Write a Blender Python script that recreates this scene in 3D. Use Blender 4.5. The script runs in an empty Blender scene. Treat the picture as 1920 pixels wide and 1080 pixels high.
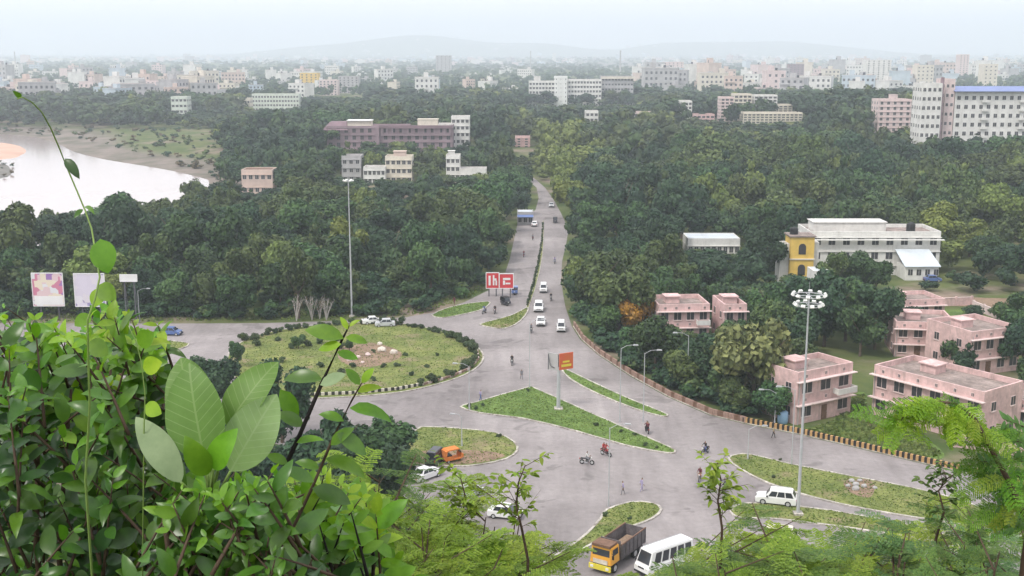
import bpy, bmesh, math, random
import numpy as np
from mathutils import Vector, Matrix, noise as mnoise

# ------------------------------------------------------------------ camera, sky, sun, exposure
scene = bpy.context.scene
COL = scene.collection
R = math.radians
CAM_H, F, PITCH = 50.0, 2200.0, R(11.44)      # eye height (m), focal length in pixels of a 1920 wide frame

cam_data = bpy.data.cameras.new('camera')
cam_data.sensor_width = 36.0
cam_data.lens = 36.0 * F / 1920.0
cam_data.clip_start = 0.05
cam_data.clip_end = 60000
cam = bpy.data.objects.new('camera', cam_data)
cam.location = (0, 0, CAM_H)
cam.rotation_euler = (R(90) - PITCH, 0, 0)
COL.objects.link(cam)
scene.camera = cam

SUN = Vector((-0.42, -0.40, 0.81)).normalized()
world = bpy.data.worlds.new('World')
scene.world = world
world.use_nodes = True
wn, wl = world.node_tree.nodes, world.node_tree.links
bg = wn['Background']
bg.inputs['Strength'].default_value = 0.1
sky = wn.new('ShaderNodeTexSky')
sky.sky_type = 'NISHITA'
sky.sun_disc = False
sky.sun_elevation = math.asin(SUN.z)
sky.sun_rotation = math.atan2(SUN.x, SUN.y)
sky.air_density = 1.2
sky.dust_density = 3.0
tc = wn.new('ShaderNodeTexCoord')
mp = wn.new('ShaderNodeMapping')
mp.inputs['Scale'].default_value = (1.2, 1.2, 4.5)
cn = wn.new('ShaderNodeTexNoise')
cn.inputs['Scale'].default_value = 1.6
cn.inputs['Detail'].default_value = 5
cn.inputs['Roughness'].default_value = 0.5
cr = wn.new('ShaderNodeMapRange')
cr.inputs['From Min'].default_value = 0.3
cr.inputs['From Max'].default_value = 0.7
cr.inputs['To Min'].default_value = 0.80
cr.inputs['To Max'].default_value = 0.97
mx = wn.new('ShaderNodeMix')
mx.data_type = 'RGBA'
mx.inputs['B'].default_value = (10.0, 9.9, 10.2, 1)       # overcast cloud deck
wl.new(tc.outputs['Generated'], mp.inputs['Vector'])
wl.new(mp.outputs['Vector'], cn.inputs['Vector'])
wl.new(cn.outputs['Fac'], cr.inputs['Value'])
wl.new(cr.outputs['Result'], mx.inputs['Factor'])
wl.new(sky.outputs['Color'], mx.inputs['A'])
wl.new(mx.outputs['Result'], bg.inputs['Color'])

sun_data = bpy.data.lights.new('sun', 'SUN')
sun_data.energy = 1.5
sun_data.angle = R(10)
sun_data.color = (1.0, 0.95, 0.88)
sun = bpy.data.objects.new('sun', sun_data)
sun.rotation_euler = SUN.to_track_quat('Z', 'Y').to_euler()
sun.location = (0, 0, 200)
COL.objects.link(sun)

scene.view_settings.view_transform = 'Standard'
scene.view_settings.look = 'None'
scene.view_settings.gamma = 1.0
scene.view_settings.use_curve_mapping = False
scene.view_settings.exposure = 0.74
cy = scene.cycles
cy.use_denoising = True
cy.max_bounces = 5
cy.diffuse_bounces = 3
cy.glossy_bounces = 2
cy.transmission_bounces = 3
cy.volume_bounces = 1
cy.transparent_max_bounces = 4
cy.sample_clamp_indirect = 4.0
cy.use_adaptive_sampling = True
cy.adaptive_threshold = 0.02
cy.caustics_reflective = False
cy.caustics_refractive = False

# ------------------------------------------------------------------ pixel -> place
CP, SP = math.cos(PITCH), math.sin(PITCH)
def ray(px, py):
    u, v = (px - 960) / F, (540 - py) / F
    return Vector((u, CP + v * SP, -SP + v * CP))
def G(px, py, z=0.0):                      # where a pixel's ray meets the level z
    d = ray(px, py)
    t = (z - CAM_H) / d.z
    return Vector((d.x * t, d.y * t, z))
def P(px, py, Y):                          # point of the ray at forward distance Y
    d = ray(px, py)
    t = Y / d.y
    return Vector((d.x * t, Y, CAM_H + d.z * t))
def proj(p):
    x, y, z = p[0], p[1], p[2] - CAM_H
    f = y * CP - z * SP
    u = y * SP + z * CP
    return 960 + F * x / f, 540 - F * u / f

# ------------------------------------------------------------------ helpers
def tag(o, label=None, cat=None, group=None, kind=None):
    if label: o['label'] = label
    if cat: o['category'] = cat
    if group: o['group'] = group
    if kind: o['kind'] = kind
    return o
def empty(name, loc=(0, 0, 0), rz=0.0, label=None, cat=None, group=None, scale=None):
    o = bpy.data.objects.new(name, None)
    o.empty_display_size = 0.3
    COL.objects.link(o)
    o.location = loc
    o.rotation_euler = (0, 0, rz)
    if scale: o.scale = scale
    return tag(o, label, cat, group)
def link(name, mesh, parent=None, loc=None, rz=None, scale=None, mat=None):
    o = bpy.data.objects.new(name, mesh)
    COL.objects.link(o)
    if parent: o.parent = parent
    if loc is not None: o.location = loc
    if rz is not None: o.rotation_euler = (0, 0, rz)
    if scale is not None: o.scale = scale
    if mat is not None:
        o.material_slots[0].link = 'OBJECT'
        o.material_slots[0].material = mat
    return o
def copy_tree(o, parent=None):
    c = o.copy()
    COL.objects.link(c)
    if parent: c.parent = parent
    for ch in KIDS.get(o.name) or [x for x in o.children]:
        copy_tree(ch, c)
    return c
KIDS = {}

class MB:
    """collects shapes for ONE mesh object"""
    def __init__(s):
        s.v, s.f, s.m = [], [], []
    def add(s, vs, fs, mi=0):
        n = len(s.v)
        s.v += [tuple(p) for p in vs]
        s.f += [tuple(i + n for i in f) for f in fs]
        s.m += [mi] * len(fs)
        return s
    def box(s, x0, x1, y0, y1, z0, z1, mi=0):
        vs = [(x0, y0, z0), (x1, y0, z0), (x1, y1, z0), (x0, y1, z0), (x0, y0, z1), (x1, y0, z1), (x1, y1, z1), (x0, y1, z1)]
        return s.add(vs, [(0, 3, 2, 1), (4, 5, 6, 7), (0, 1, 5, 4), (1, 2, 6, 5), (2, 3, 7, 6), (3, 0, 4, 7)], mi)
    def frus(s, b, t, z0, z1, mi=0):          # rectangles b,t = (x0,x1,y0,y1)
        vs = [(b[0], b[2], z0), (b[1], b[2], z0), (b[1], b[3], z0), (b[0], b[3], z0), (t[0], t[2], z1), (t[1], t[2], z1), (t[1], t[3], z1), (t[0], t[3], z1)]
        return s.add(vs, [(0, 3, 2, 1), (4, 5, 6, 7), (0, 1, 5, 4), (1, 2, 6, 5), (2, 3, 7, 6), (3, 0, 4, 7)], mi)
    def prism(s, prof, y0, y1, mi=0, inset=0.0):   # profile (x,z) extruded along y, optional tumble-in of the two caps
        n = len(prof)
        cx = sum(p[0] for p in prof) / n; cz = sum(p[1] for p in prof) / n
        def ring(y, k): return [(cx + (p[0] - cx) * k, y, cz + (p[1] - cz) * k) for p in prof]
        if inset:
            rings = [ring(y0, 1 - inset), ring(y0 + inset * (y1 - y0) * .5, 1), ring(y1 - inset * (y1 - y0) * .5, 1), ring(y1, 1 - inset)]
        else:
            rings = [ring(y0, 1), ring(y1, 1)]
        vs = [p for r in rings for p in r]
        fs = []
        for k in range(len(rings) - 1):
            for i in range(n):
                j = (i + 1) % n
                fs.append((k * n + i, k * n + j, (k + 1) * n + j, (k + 1) * n + i))
        fs.append(tuple(range(n - 1, -1, -1)))
        fs.append(tuple((len(rings) - 1) * n + i for i in range(n)))
        return s.add(vs, fs, mi)
    def tube(s, pts, rad, n=6, mi=0):
        pts = [Vector(p) for p in pts]
        if not hasattr(rad, '__len__'): rad = [rad] * len(pts)
        vs, fs = [], []
        for i, p in enumerate(pts):
            d = (pts[min(i + 1, len(pts) - 1)] - pts[max(i - 1, 0)])
            if d.length < 1e-9: d = Vector((0, 0, 1))
            d.normalize()
            a = d.cross(Vector((0, 0, 1)) if abs(d.z) < .9 else Vector((1, 0, 0))).normalized()
            b = d.cross(a)
            for k in range(n):
                t = 2 * math.pi * k / n
                vs.append(p + (a * math.cos(t) + b * math.sin(t)) * rad[i])
        for i in range(len(pts) - 1):
            for k in range(n):
                q = (k + 1) % n
                fs.append((i * n + k, i * n + q, (i + 1) * n + q, (i + 1) * n + k))
        fs.append(tuple(range(n - 1, -1, -1)))
        fs.append(tuple((len(pts) - 1) * n + k for k in range(n)))
        return s.add(vs, fs, mi)
    def ico(s, c, r, sub=1, mi=0, jit=0.0, rnd=None, sq=(1, 1, 1)):
        vs, fs = ICO[sub]
        out = []
        for v in vs:
            k = 1 + (rnd.uniform(-jit, jit) if rnd else 0)
            out.append((c[0] + v[0] * r * k * sq[0], c[1] + v[1] * r * k * sq[1], c[2] + v[2] * r * k * sq[2]))
        return s.add(out, fs, mi)
    def mesh(s, name, mats, smooth=False):
        me = bpy.data.meshes.new(name)
        me.from_pydata(s.v, [], s.f)
        if not isinstance(mats, (list, tuple)): mats = [mats]
        for m in mats: me.materials.append(m)
        if len(mats) > 1: me.polygons.foreach_set('material_index', s.m)
        if smooth: me.polygons.foreach_set('use_smooth', [True] * len(me.polygons))
        me.update()
        return me
    def build(s, name, mats, parent=None, smooth=False, bevel=0.0, loc=None, rz=None):
        me = s.mesh(name, mats, smooth)
        o = link(name, me, parent, loc, rz)
        if bevel:
            bm = bmesh.new(); bm.from_mesh(me)
            bmesh.ops.remove_doubles(bm, verts=bm.verts, dist=1e-5)
            bmesh.ops.bevel(bm, geom=[e for e in bm.edges if e.calc_face_angle(0) > .5], offset=bevel, segments=2, affect='EDGES', clamp_overlap=True)
            bm.to_mesh(me); bm.free()
        return o
ICO = {}
for _s in (1, 2):
    _b = bmesh.new(); bmesh.ops.create_icosphere(_b, subdivisions=_s, radius=1.0)
    _b.verts.ensure_lookup_table()
    ICO[_s] = ([tuple(v.co) for v in _b.verts], [tuple(v.index for v in f.verts) for f in _b.faces]); _b.free()

def np_mesh(name, V, faces4=None, tris=None, mat=None, mi=None):
    me = bpy.data.meshes.new(name)
    polys = []
    V = np.asarray(V, dtype=np.float32)
    n4 = 0 if faces4 is None else len(faces4); n3 = 0 if tris is None else len(tris)
    me.vertices.add(len(V)); me.vertices.foreach_set('co', V.ravel())
    loops = []
    if n4: loops.append(np.asarray(faces4, dtype=np.int32).ravel())
    if n3: loops.append(np.asarray(tris, dtype=np.int32).ravel())
    L = np.concatenate(loops)
    me.loops.add(len(L)); me.loops.foreach_set('vertex_index', L)
    me.polygons.add(n4 + n3)
    st = np.concatenate([np.arange(n4) * 4, n4 * 4 + np.arange(n3) * 3]).astype(np.int32)
    me.polygons.foreach_set('loop_start', st)
    me.polygons.foreach_set('loop_total', np.concatenate([np.full(n4, 4), np.full(n3, 3)]).astype(np.int32))
    for m in (mat if isinstance(mat, (list, tuple)) else [mat]): me.materials.append(m)
    if mi is not None: me.polygons.foreach_set('material_index', np.asarray(mi, dtype=np.int32))
    me.update(calc_edges=True)
    me.validate()
    return me

# ------------------------------------------------------------------ materials
def mat(name, col, rough=0.8, var=0.12, scale=1.0, spec=0.3, bump=0.0, metal=0.0, col2=None, detail=5, fine=None, rand=0.0, coord='Object'):
    m = bpy.data.materials.new(name); m.use_nodes = True
    n, l = m.node_tree.nodes, m.node_tree.links
    b = n['Principled BSDF']
    b.inputs['Roughness'].default_value = rough
    b.inputs['Metallic'].default_value = metal
    b.inputs['Specular IOR Level'].default_value = spec
    t = n.new('ShaderNodeTexCoord')
    z = n.new('ShaderNodeTexNoise'); z.inputs['Scale'].default_value = scale; z.inputs['Detail'].default_value = detail; z.inputs['Roughness'].default_value = .6
    l.new(t.outputs[coord], z.inputs['Vector'])
    r = n.new('ShaderNodeMapRange'); r.inputs['From Min'].default_value = .3; r.inputs['From Max'].default_value = .7
    l.new(z.outputs['Fac'], r.inputs['Value'])
    x = n.new('ShaderNodeMix'); x.data_type = 'RGBA'
    c1 = [c * (1 - var) for c in col]; c2 = list(col2) if col2 else [min(1, c * (1 + var)) for c in col]
    x.inputs['A'].default_value = (*c1, 1); x.inputs['B'].default_value = (*c2, 1)
    l.new(r.outputs['Result'], x.inputs['Factor'])
    out = x.outputs['Result']
    if fine:
        z2 = n.new('ShaderNodeTexNoise'); z2.inputs['Scale'].default_value = fine[0]; z2.inputs['Detail'].default_value = 3
        l.new(t.outputs[coord], z2.inputs['Vector'])
        r2 = n.new('ShaderNodeMapRange'); r2.inputs['From Min'].default_value = .3; r2.inputs['From Max'].default_value = .7
        r2.inputs['To Min'].default_value = 1 - fine[1]; r2.inputs['To Max'].default_value = 1 + fine[1]
        l.new(z2.outputs['Fac'], r2.inputs['Value'])
        x2 = n.new('ShaderNodeVectorMath'); x2.operation = 'SCALE'
        l.new(out, x2.inputs[0]); l.new(r2.outputs['Result'], x2.inputs['Scale'])
        out = x2.outputs['Vector']
    if rand:
        oi = n.new('ShaderNodeObjectInfo')
        h = n.new('ShaderNodeHueSaturation')
        rr = n.new('ShaderNodeMapRange'); rr.inputs['To Min'].default_value = 1 - rand; rr.inputs['To Max'].default_value = 1 + rand
        l.new(oi.outputs['Random'], rr.inputs['Value']); l.new(rr.outputs['Result'], h.inputs['Value']); l.new(out, h.inputs['Color'])
        out = h.outputs['Color']
    l.new(out, b.inputs['Base Color'])
    if bump:
        bp = n.new('ShaderNodeBump'); bp.inputs['Strength'].default_value = .6; bp.inputs['Distance'].default_value = bump
        l.new(z.outputs['Fac'], bp.inputs['Height']); l.new(bp.outputs['Normal'], b.inputs['Normal'])
    return m

def leaf_mat(name, c1, c2, rough=.5, spec=.35, trans=.3, scale=.6, rand=.25, hue=.015, tcol=None):
    """foliage: two greens mixed by noise, varied from plant to plant, with light passing through"""
    m = bpy.data.materials.new(name); m.use_nodes = True
    n, l = m.node_tree.nodes, m.node_tree.links
    b = n['Principled BSDF']; b.inputs['Roughness'].default_value = rough; b.inputs['Specular IOR Level'].default_value = spec
    t = n.new('ShaderNodeTexCoord'); z = n.new('ShaderNodeTexNoise'); z.inputs['Scale'].default_value = scale; z.inputs['Detail'].default_value = 4; z.inputs['Roughness'].default_value = .7
    g = n.new('ShaderNodeNewGeometry')
    l.new(g.outputs['Position'], z.inputs['Vector'])
    r = n.new('ShaderNodeMapRange'); r.inputs['From Min'].default_value = .32; r.inputs['From Max'].default_value = .68
    l.new(z.outputs['Fac'], r.inputs['Value'])
    ad = n.new('ShaderNodeMath'); ad.operation = 'ADD'; ad.use_clamp = True
    ri = n.new('ShaderNodeMapRange'); ri.inputs['To Min'].default_value = -.45; ri.inputs['To Max'].default_value = .45
    l.new(g.outputs['Random Per Island'], ri.inputs['Value'])
    l.new(r.outputs['Result'], ad.inputs[0]); l.new(ri.outputs['Result'], ad.inputs[1])
    x = n.new('ShaderNodeMix'); x.data_type = 'RGBA'; x.inputs['A'].default_value = (*c1, 1); x.inputs['B'].default_value = (*c2, 1)
    l.new(ad.outputs['Value'], x.inputs['Factor'])
    oi = n.new('ShaderNodeObjectInfo'); h = n.new('ShaderNodeHueSaturation')
    rr = n.new('ShaderNodeMapRange'); rr.inputs['To Min'].default_value = 1 - rand; rr.inputs['To Max'].default_value = 1 + rand
    rh = n.new('ShaderNodeMapRange'); rh.inputs['To Min'].default_value = .5 - hue; rh.inputs['To Max'].default_value = .5 + hue
    l.new(oi.outputs['Random'], rr.inputs['Value']); l.new(rr.outputs['Result'], h.inputs['Value'])
    mm = n.new('ShaderNodeMath'); mm.operation = 'MULTIPLY'; mm.inputs[1].default_value = 7.31
    fr = n.new('ShaderNodeMath'); fr.operation = 'FRACT'
    l.new(oi.outputs['Random'], mm.inputs[0]); l.new(mm.outputs['Value'], fr.inputs[0]); l.new(fr.outputs['Value'], rh.inputs['Value'])
    l.new(rh.outputs['Result'], h.inputs['Hue'])
    l.new(x.outputs['Result'], h.inputs['Color']); l.new(h.outputs['Color'], b.inputs['Base Color'])
    if trans:
        tr = n.new('ShaderNodeBsdfTranslucent'); ms = n.new('ShaderNodeMixShader'); ms.inputs['Fac'].default_value = trans
        if tcol:
            tm = n.new('ShaderNodeMix'); tm.data_type = 'RGBA'; tm.blend_type = 'MULTIPLY'; tm.inputs['Factor'].default_value = 1; tm.inputs['B'].default_value = (*tcol, 1)
            l.new(h.outputs['Color'], tm.inputs['A']); l.new(tm.outputs['Result'], tr.inputs['Color'])
        else: l.new(h.outputs['Color'], tr.inputs['Color'])
        l.new(b.outputs['BSDF'], ms.inputs[1]); l.new(tr.outputs['BSDF'], ms.inputs[2])
        l.new(ms.outputs['Shader'], n['Material Output'].inputs['Surface'])
    return m

M = {}
M['asphalt'] = mat('asphalt', (.265, .238, .236), .9, .14, .05, .2, col2=(.325, .296, .292), detail=8, fine=(1.3, .07))
M['kerb'] = mat('kerb_concrete', (.42, .39, .35), .9, .4, .5, fine=(4, .25))
M['ground'] = None
M['grass_top'] = mat('island_grass', (.12, .17, .045), .95, .25, .22, .1, col2=(.22, .235, .08), detail=8, fine=(2.5, .3))
M['lush_top'] = mat('lush_grass', (.095, .165, .04), .95, .25, .25, .1, col2=(.15, .22, .06), detail=8, fine=(2.5, .3))
M['soil'] = mat('bare_soil', (.24, .17, .12), .95, .25, .5, .1, fine=(4, .2))
M['blade'] = leaf_mat('grass_blades', (.10, .16, .035), (.20, .24, .07), .7, .2, .2, .15, 0)
M['sand'] = mat('sand', (.55, .36, .28), .95, .12, .05, .1)
M['mud'] = mat('mud', (.16, .15, .13), .9, .3, .1, .2)
M['white'] = mat('white_paint', (.78, .78, .76), .5, .06, 1.2, .4)
M['whitewall'] = mat('white_wall', (.66, .65, .62), .9, .14, .25, .2, fine=(1.5, .06))
M['cream'] = mat('cream_wall', (.63, .58, .49), .9, .14, .25, .2, fine=(1.5, .06))
M['pink'] = mat('pink_wall', (.60, .42, .405), .9, .2, .45, .2, fine=(1.6, .12))
M['pinkpale'] = mat('pale_pink_band', (.64, .52, .50), .9, .12, .4, .2, fine=(2.0, .07))
M['roofslab'] = mat('weathered_roof', (.27, .22, .20), .95, .3, .4, .1, fine=(2, .2))
M['greywall'] = mat('grey_wall', (.40, .39, .39), .9, .2, .3, .2)
M['bluewall'] = mat('pale_blue_wall', (.46, .53, .58), .9, .14, .25, .2)
M['mauvewall'] = mat('mauve_wall', (.27, .20, .22), .9, .2, .15, .2)
M['mauveroof'] = mat('mauve_roof', (.22, .15, .17), .9, .25, .1, .2)
M['yellowwall'] = mat('yellow_wall', (.68, .47, .12), .85, .15, .5, .2)
M['peach'] = mat('peach_wall', (.58, .46, .40), .9, .15, .3, .2)
M['greenwall'] = mat('pale_green_wall', (.56, .60, .53), .9, .15, .3, .2)
M['blueroof'] = mat('blue_sheet_roof', (.16, .21, .42), .5, .12, .2, .4)
M['sheet'] = mat('pale_sheet_roof', (.55, .60, .64), .5, .12, .3, .4)
M['glass'] = mat('dark_glass', (.035, .04, .05), .15, .3, .6, .5)
M['opening'] = mat('dark_window', (.05, .05, .055), .4, .4, .4, .3)
M['steel'] = mat('galvanised_steel', (.42, .43, .45), .5, .1, 2, .5)
M['darksteel'] = mat('dark_steel', (.10, .10, .11), .6, .2, 2, .4)
M['bark'] = mat('bark', (.11, .085, .065), .95, .3, 1.5, .1)
M['barkpale'] = mat('pale_bark', (.42, .39, .36), .9, .2, 1.5, .1)
M['rubber'] = mat('tyre_rubber', (.022, .022, .022), .85, .2, 4, .2)
M['rim'] = mat('wheel_rim', (.45, .45, .46), .4, .1, 3, .5)
M['carwhite'] = mat('white_car_paint', (.78, .78, .78), .28, .03, .6, .5)
M['carsilver'] = mat('silver_car_paint', (.52, .53, .55), .28, .04, .6, .5)
M['carblue'] = mat('blue_paint', (.10, .16, .36), .3, .05, .6, .5)
M['cardark'] = mat('dark_paint', (.045, .045, .055), .35, .1, .6, .5)
M['carred'] = mat('red_paint', (.42, .07, .06), .35, .05, .6, .5)
M['trimblack'] = mat('black_trim', (.02, .02, .022), .6, .2, 3, .3)
M['lampglass'] = mat('lamp_glass', (.75, .75, .72), .15, .05, 3, .6)
M['taillamp'] = mat('tail_lamp', (.40, .02, .02), .25, .1, 3, .5)
M['truckcab'] = mat('orange_yellow_cab', (.72, .36, .05), .4, .08, .8, .4)
M['truckyellow'] = mat('yellow_bumper', (.66, .56, .06), .5, .1, .8, .4)
M['dumpbody'] = mat('dusty_dump_body', (.13, .115, .12), .8, .35, 1.2, .3, fine=(5, .2))
M['rust'] = mat('rusty_rail', (.17, .10, .07), .85, .3, 2, .2)
M['orange'] = mat('orange_canvas', (.62, .20, .05), .8, .12, 1, .2)
M['stripeblack'] = mat('black_paint', (.035, .033, .03), .8, .3, 2, .2)
M['stripeyellow'] = mat('faded_yellow_paint', (.47, .29, .13), .85, .2, 1.5, .2)
M['stripewhite'] = mat('faded_white_paint', (.62, .57, .50), .85, .2, 1.5, .2)
M['wallbrown'] = mat('brown_low_wall', (.30, .20, .16), .9, .3, .6, .2, fine=(4, .2))
M['signred'] = mat('red_board', (.56, .05, .06), .5, .08, .5, .3)
M['signorange'] = mat('orange_board', (.66, .19, .05), .5, .2, .6, .3, col2=(.62, .10, .06))
M['signblue'] = mat('blue_board', (.30, .47, .66), .5, .1, .6, .3)
M['signwhite'] = mat('white_board', (.74, .74, .74), .5, .05, .5, .3)
M['skin'] = mat('skin', (.26, .15, .10), .6, .05, 3, .3)
M['hair'] = mat('black_hair', (.012, .01, .01), .5, .1, 5, .3)
for nm, c in dict(black=(.03, .03, .035), white=(.62, .62, .60), red=(.42, .06, .06), lilac=(.36, .32, .48), blue=(.08, .12, .28), olive=(.20, .20, .10), maroon=(.14, .045, .06), grey=(.22, .22, .24), green=(.08, .22, .12), khaki=(.34, .28, .18), yellow=(.55, .42, .08), pink=(.55, .26, .30)).items():
    M['cloth_' + nm] = mat(nm + '_cloth', c, .9, .12, 4, .1)
M['fol_dark'] = leaf_mat('dark_tree_foliage', (.014, .040, .021), (.042, .088, .036), .6, .25, .12, .22)
M['fol_mid'] = leaf_mat('tree_foliage', (.022, .055, .022), (.072, .135, .040), .6, .25, .12, .22)
M['fol_olive'] = leaf_mat('olive_tree_foliage', (.034, .060, .021), (.105, .145, .042), .6, .25, .12, .22)
M['fol_lime'] = leaf_mat('lime_tree_foliage', (.085, .125, .026), (.20, .25, .060), .6, .25, .15, .22, .12)
M['fol_ochre'] = leaf_mat('ochre_tree_foliage', (.20, .13, .025), (.44, .26, .035), .6, .25, .15, .3, .1)
M['fol_brown'] = leaf_mat('brownish_tree_foliage', (.075, .062, .032), (.15, .115, .058), .6, .25, .12, .3, .1)
M['fol_speckle'] = leaf_mat('speckled_tree_foliage', (.055, .075, .025), (.25, .27, .10), .6, .25, .12, .5, .05)
M['hedge'] = leaf_mat('hedge_foliage', (.030, .055, .022), (.075, .11, .042), .6, .25, .12, .5, .2)

# worn asphalt: broad dusty patches, darker wheel-worn bands, tar repairs
def worn_asphalt(m):
    n, l = m.node_tree.nodes, m.node_tree.links
    b = n['Principled BSDF']; src = b.inputs['Base Color'].links[0].from_socket
    g = n.new('ShaderNodeNewGeometry')
    def fac(scale3, lo, hi, tmin, tmax, detail=6):
        mp_ = n.new('ShaderNodeMapping'); mp_.inputs['Scale'].default_value = scale3
        z = n.new('ShaderNodeTexNoise'); z.inputs['Scale'].default_value = 1; z.inputs['Detail'].default_value = detail; z.inputs['Roughness'].default_value = .65; z.inputs['Distortion'].default_value = .6
        r = n.new('ShaderNodeMapRange'); r.inputs['From Min'].default_value = lo; r.inputs['From Max'].default_value = hi; r.inputs['To Min'].default_value = tmin; r.inputs['To Max'].default_value = tmax
        l.new(g.outputs['Position'], mp_.inputs['Vector']); l.new(mp_.outputs['Vector'], z.inputs['Vector']); l.new(z.outputs['Fac'], r.inputs['Value']); return r.outputs['Result']
    cur = src
    for f in (fac((.022, .05, 1), .35, .65, .80, 1.12), fac((.35, .045, 1), .4, .7, 1.02, .80), fac((.12, .16, 1), .60, .65, 1.0, .74, 3), fac((1.6, 1.6, 1), .35, .7, 1.04, .93, 8)):
        x = n.new('ShaderNodeVectorMath'); x.operation = 'SCALE'; l.new(cur, x.inputs[0]); l.new(f, x.inputs['Scale']); cur = x.outputs['Vector']
    l.new(cur, b.inputs['Base Color'])
worn_asphalt(M['asphalt'])
def add_patches(m, col, scale3, lo, hi, amount=1.0, detail=7):
    """stains or bare places with a shape of their own"""
    n, l = m.node_tree.nodes, m.node_tree.links
    b = n['Principled BSDF']; src = b.inputs['Base Color'].links[0].from_socket
    g = n.new('ShaderNodeNewGeometry'); mp_ = n.new('ShaderNodeMapping'); mp_.inputs['Scale'].default_value = scale3
    z = n.new('ShaderNodeTexNoise'); z.inputs['Scale'].default_value = 1; z.inputs['Detail'].default_value = detail; z.inputs['Roughness'].default_value = .7
    r = n.new('ShaderNodeMapRange'); r.inputs['From Min'].default_value = lo; r.inputs['From Max'].default_value = hi; r.inputs['To Max'].default_value = amount
    x = n.new('ShaderNodeMix'); x.data_type = 'RGBA'; x.inputs['B'].default_value = (*col, 1)
    l.new(g.outputs['Position'], mp_.inputs['Vector']); l.new(mp_.outputs['Vector'], z.inputs['Vector']); l.new(z.outputs['Fac'], r.inputs['Value'])
    l.new(r.outputs['Result'], x.inputs['Factor']); l.new(src, x.inputs['A']); l.new(x.outputs['Result'], b.inputs['Base Color'])
add_patches(M['grass_top'], (.25, .19, .13), (.16, .2, 1), .53, .66, .85)
add_patches(M['lush_top'], (.22, .17, .11), (.2, .25, 1), .60, .72, .7)
add_patches(M['pink'], (.30, .23, .21), (1.1, 1.1, .16), .53, .72, .75)
add_patches(M['pinkpale'], (.34, .28, .26), (1.1, 1.1, .16), .53, .72, .6)
add_patches(M['whitewall'], (.38, .36, .33), (.7, .7, .12), .55, .75, .55)
add_patches(M['roofslab'], (.14, .12, .11), (.5, .5, .5), .5, .65, .7)
add_patches(M['kerb'], (.16, .13, .11), (.9, .9, .9), .52, .62, .8)
# ground sheet: dry grass, scrub and earth, brown river mud on the low banks
def ground_material():
    m = bpy.data.materials.new('ground_grass_and_earth'); m.use_nodes = True
    n, l = m.node_tree.nodes, m.node_tree.links
    b = n['Principled BSDF']; b.inputs['Roughness'].default_value = .95; b.inputs['Specular IOR Level'].default_value = .1
    g = n.new('ShaderNodeNewGeometry')
    def noise(s, d=6):
        z = n.new('ShaderNodeTexNoise'); z.inputs['Scale'].default_value = s; z.inputs['Detail'].default_value = d; z.inputs['Roughness'].default_value = .62
        l.new(g.outputs['Position'], z.inputs['Vector']); return z.outputs['Fac']
    def rng(v, a, c, lo=0., hi=1.):
        q = n.new('ShaderNodeMapRange'); q.inputs['From Min'].default_value = a; q.inputs['From Max'].default_value = c
        q.inputs['To Min'].default_value = lo; q.inputs['To Max'].default_value = hi; l.new(v, q.inputs['Value']); return q.outputs['Result']
    def mix(f, a, c):
        x = n.new('ShaderNodeMix'); x.data_type = 'RGBA'; l.new(f, x.inputs['Factor'])
        for k, v in (('A', a), ('B', c)):
            if isinstance(v, tuple): x.inputs[k].default_value = (*v, 1)
            else: l.new(v, x.inputs[k])
        return x.outputs['Result']
    grass = mix(rng(noise(.08), .35, .65), (.060, .095, .028), (.13, .145, .055))
    earth = mix(rng(noise(.3), .35, .65), (.19, .145, .11), (.27, .22, .175))
    land = mix(rng(noise(.03, 8), .52, .64), grass, earth)
    sx = n.new('ShaderNodeSeparateXYZ'); l.new(g.outputs['Position'], sx.inputs[0])
    bank = mix(rng(noise(.06, 8), .4, .62), (.22, .185, .16), (.12, .115, .085))
    col = mix(rng(sx.outputs['Z'], -.9, -.15), bank, land)
    l.new(col, b.inputs['Base Color'])
    return m
M['ground'] = ground_material()

# ------------------------------------------------------------------ terrain
def poly_np(pts):
    return np.array([(p.x, p.y) if isinstance(p, Vector) else p for p in pts], dtype=float)
def inside(poly, x, y):
    x = np.asarray(x, float); y = np.asarray(y, float)
    c = np.zeros(x.shape, bool); n = len(poly)
    for i in range(n):
        x1, y1 = poly[i]; x2, y2 = poly[(i + 1) % n]
        if y1 == y2: continue
        t = ((y1 > y) != (y2 > y)) & (x < (x2 - x1) * (y - y1) / (y2 - y1) + x1)
        c ^= t
    return c
def edge_dist(poly, x, y):
    x = np.asarray(x, float); y = np.asarray(y, float)
    d = np.full(x.shape, 1e9); n = len(poly)
    for i in range(n):
        ax, ay = poly[i]; bx, by = poly[(i + 1) % n]
        dx, dy = bx - ax, by - ay; L = dx * dx + dy * dy + 1e-9
        t = np.clip(((x - ax) * dx + (y - ay) * dy) / L, 0, 1)
        d = np.minimum(d, np.hypot(x - ax - t * dx, y - ay - t * dy))
    return d
def smooth_closed(pts, sub=4):
    n = len(pts); out = []
    for i in range(n):
        p0, p1, p2, p3 = [np.array(pts[(i + k) % n], float) for k in (-1, 0, 1, 2)]
        for s in range(sub):
            t = s / sub
            out.append(tuple(.5 * ((2 * p1) + (-p0 + p2) * t + (2 * p0 - 5 * p1 + 4 * p2 - p3) * t * t + (-p0 + 3 * p1 - 3 * p2 + p3) * t ** 3)))
    return out

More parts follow.
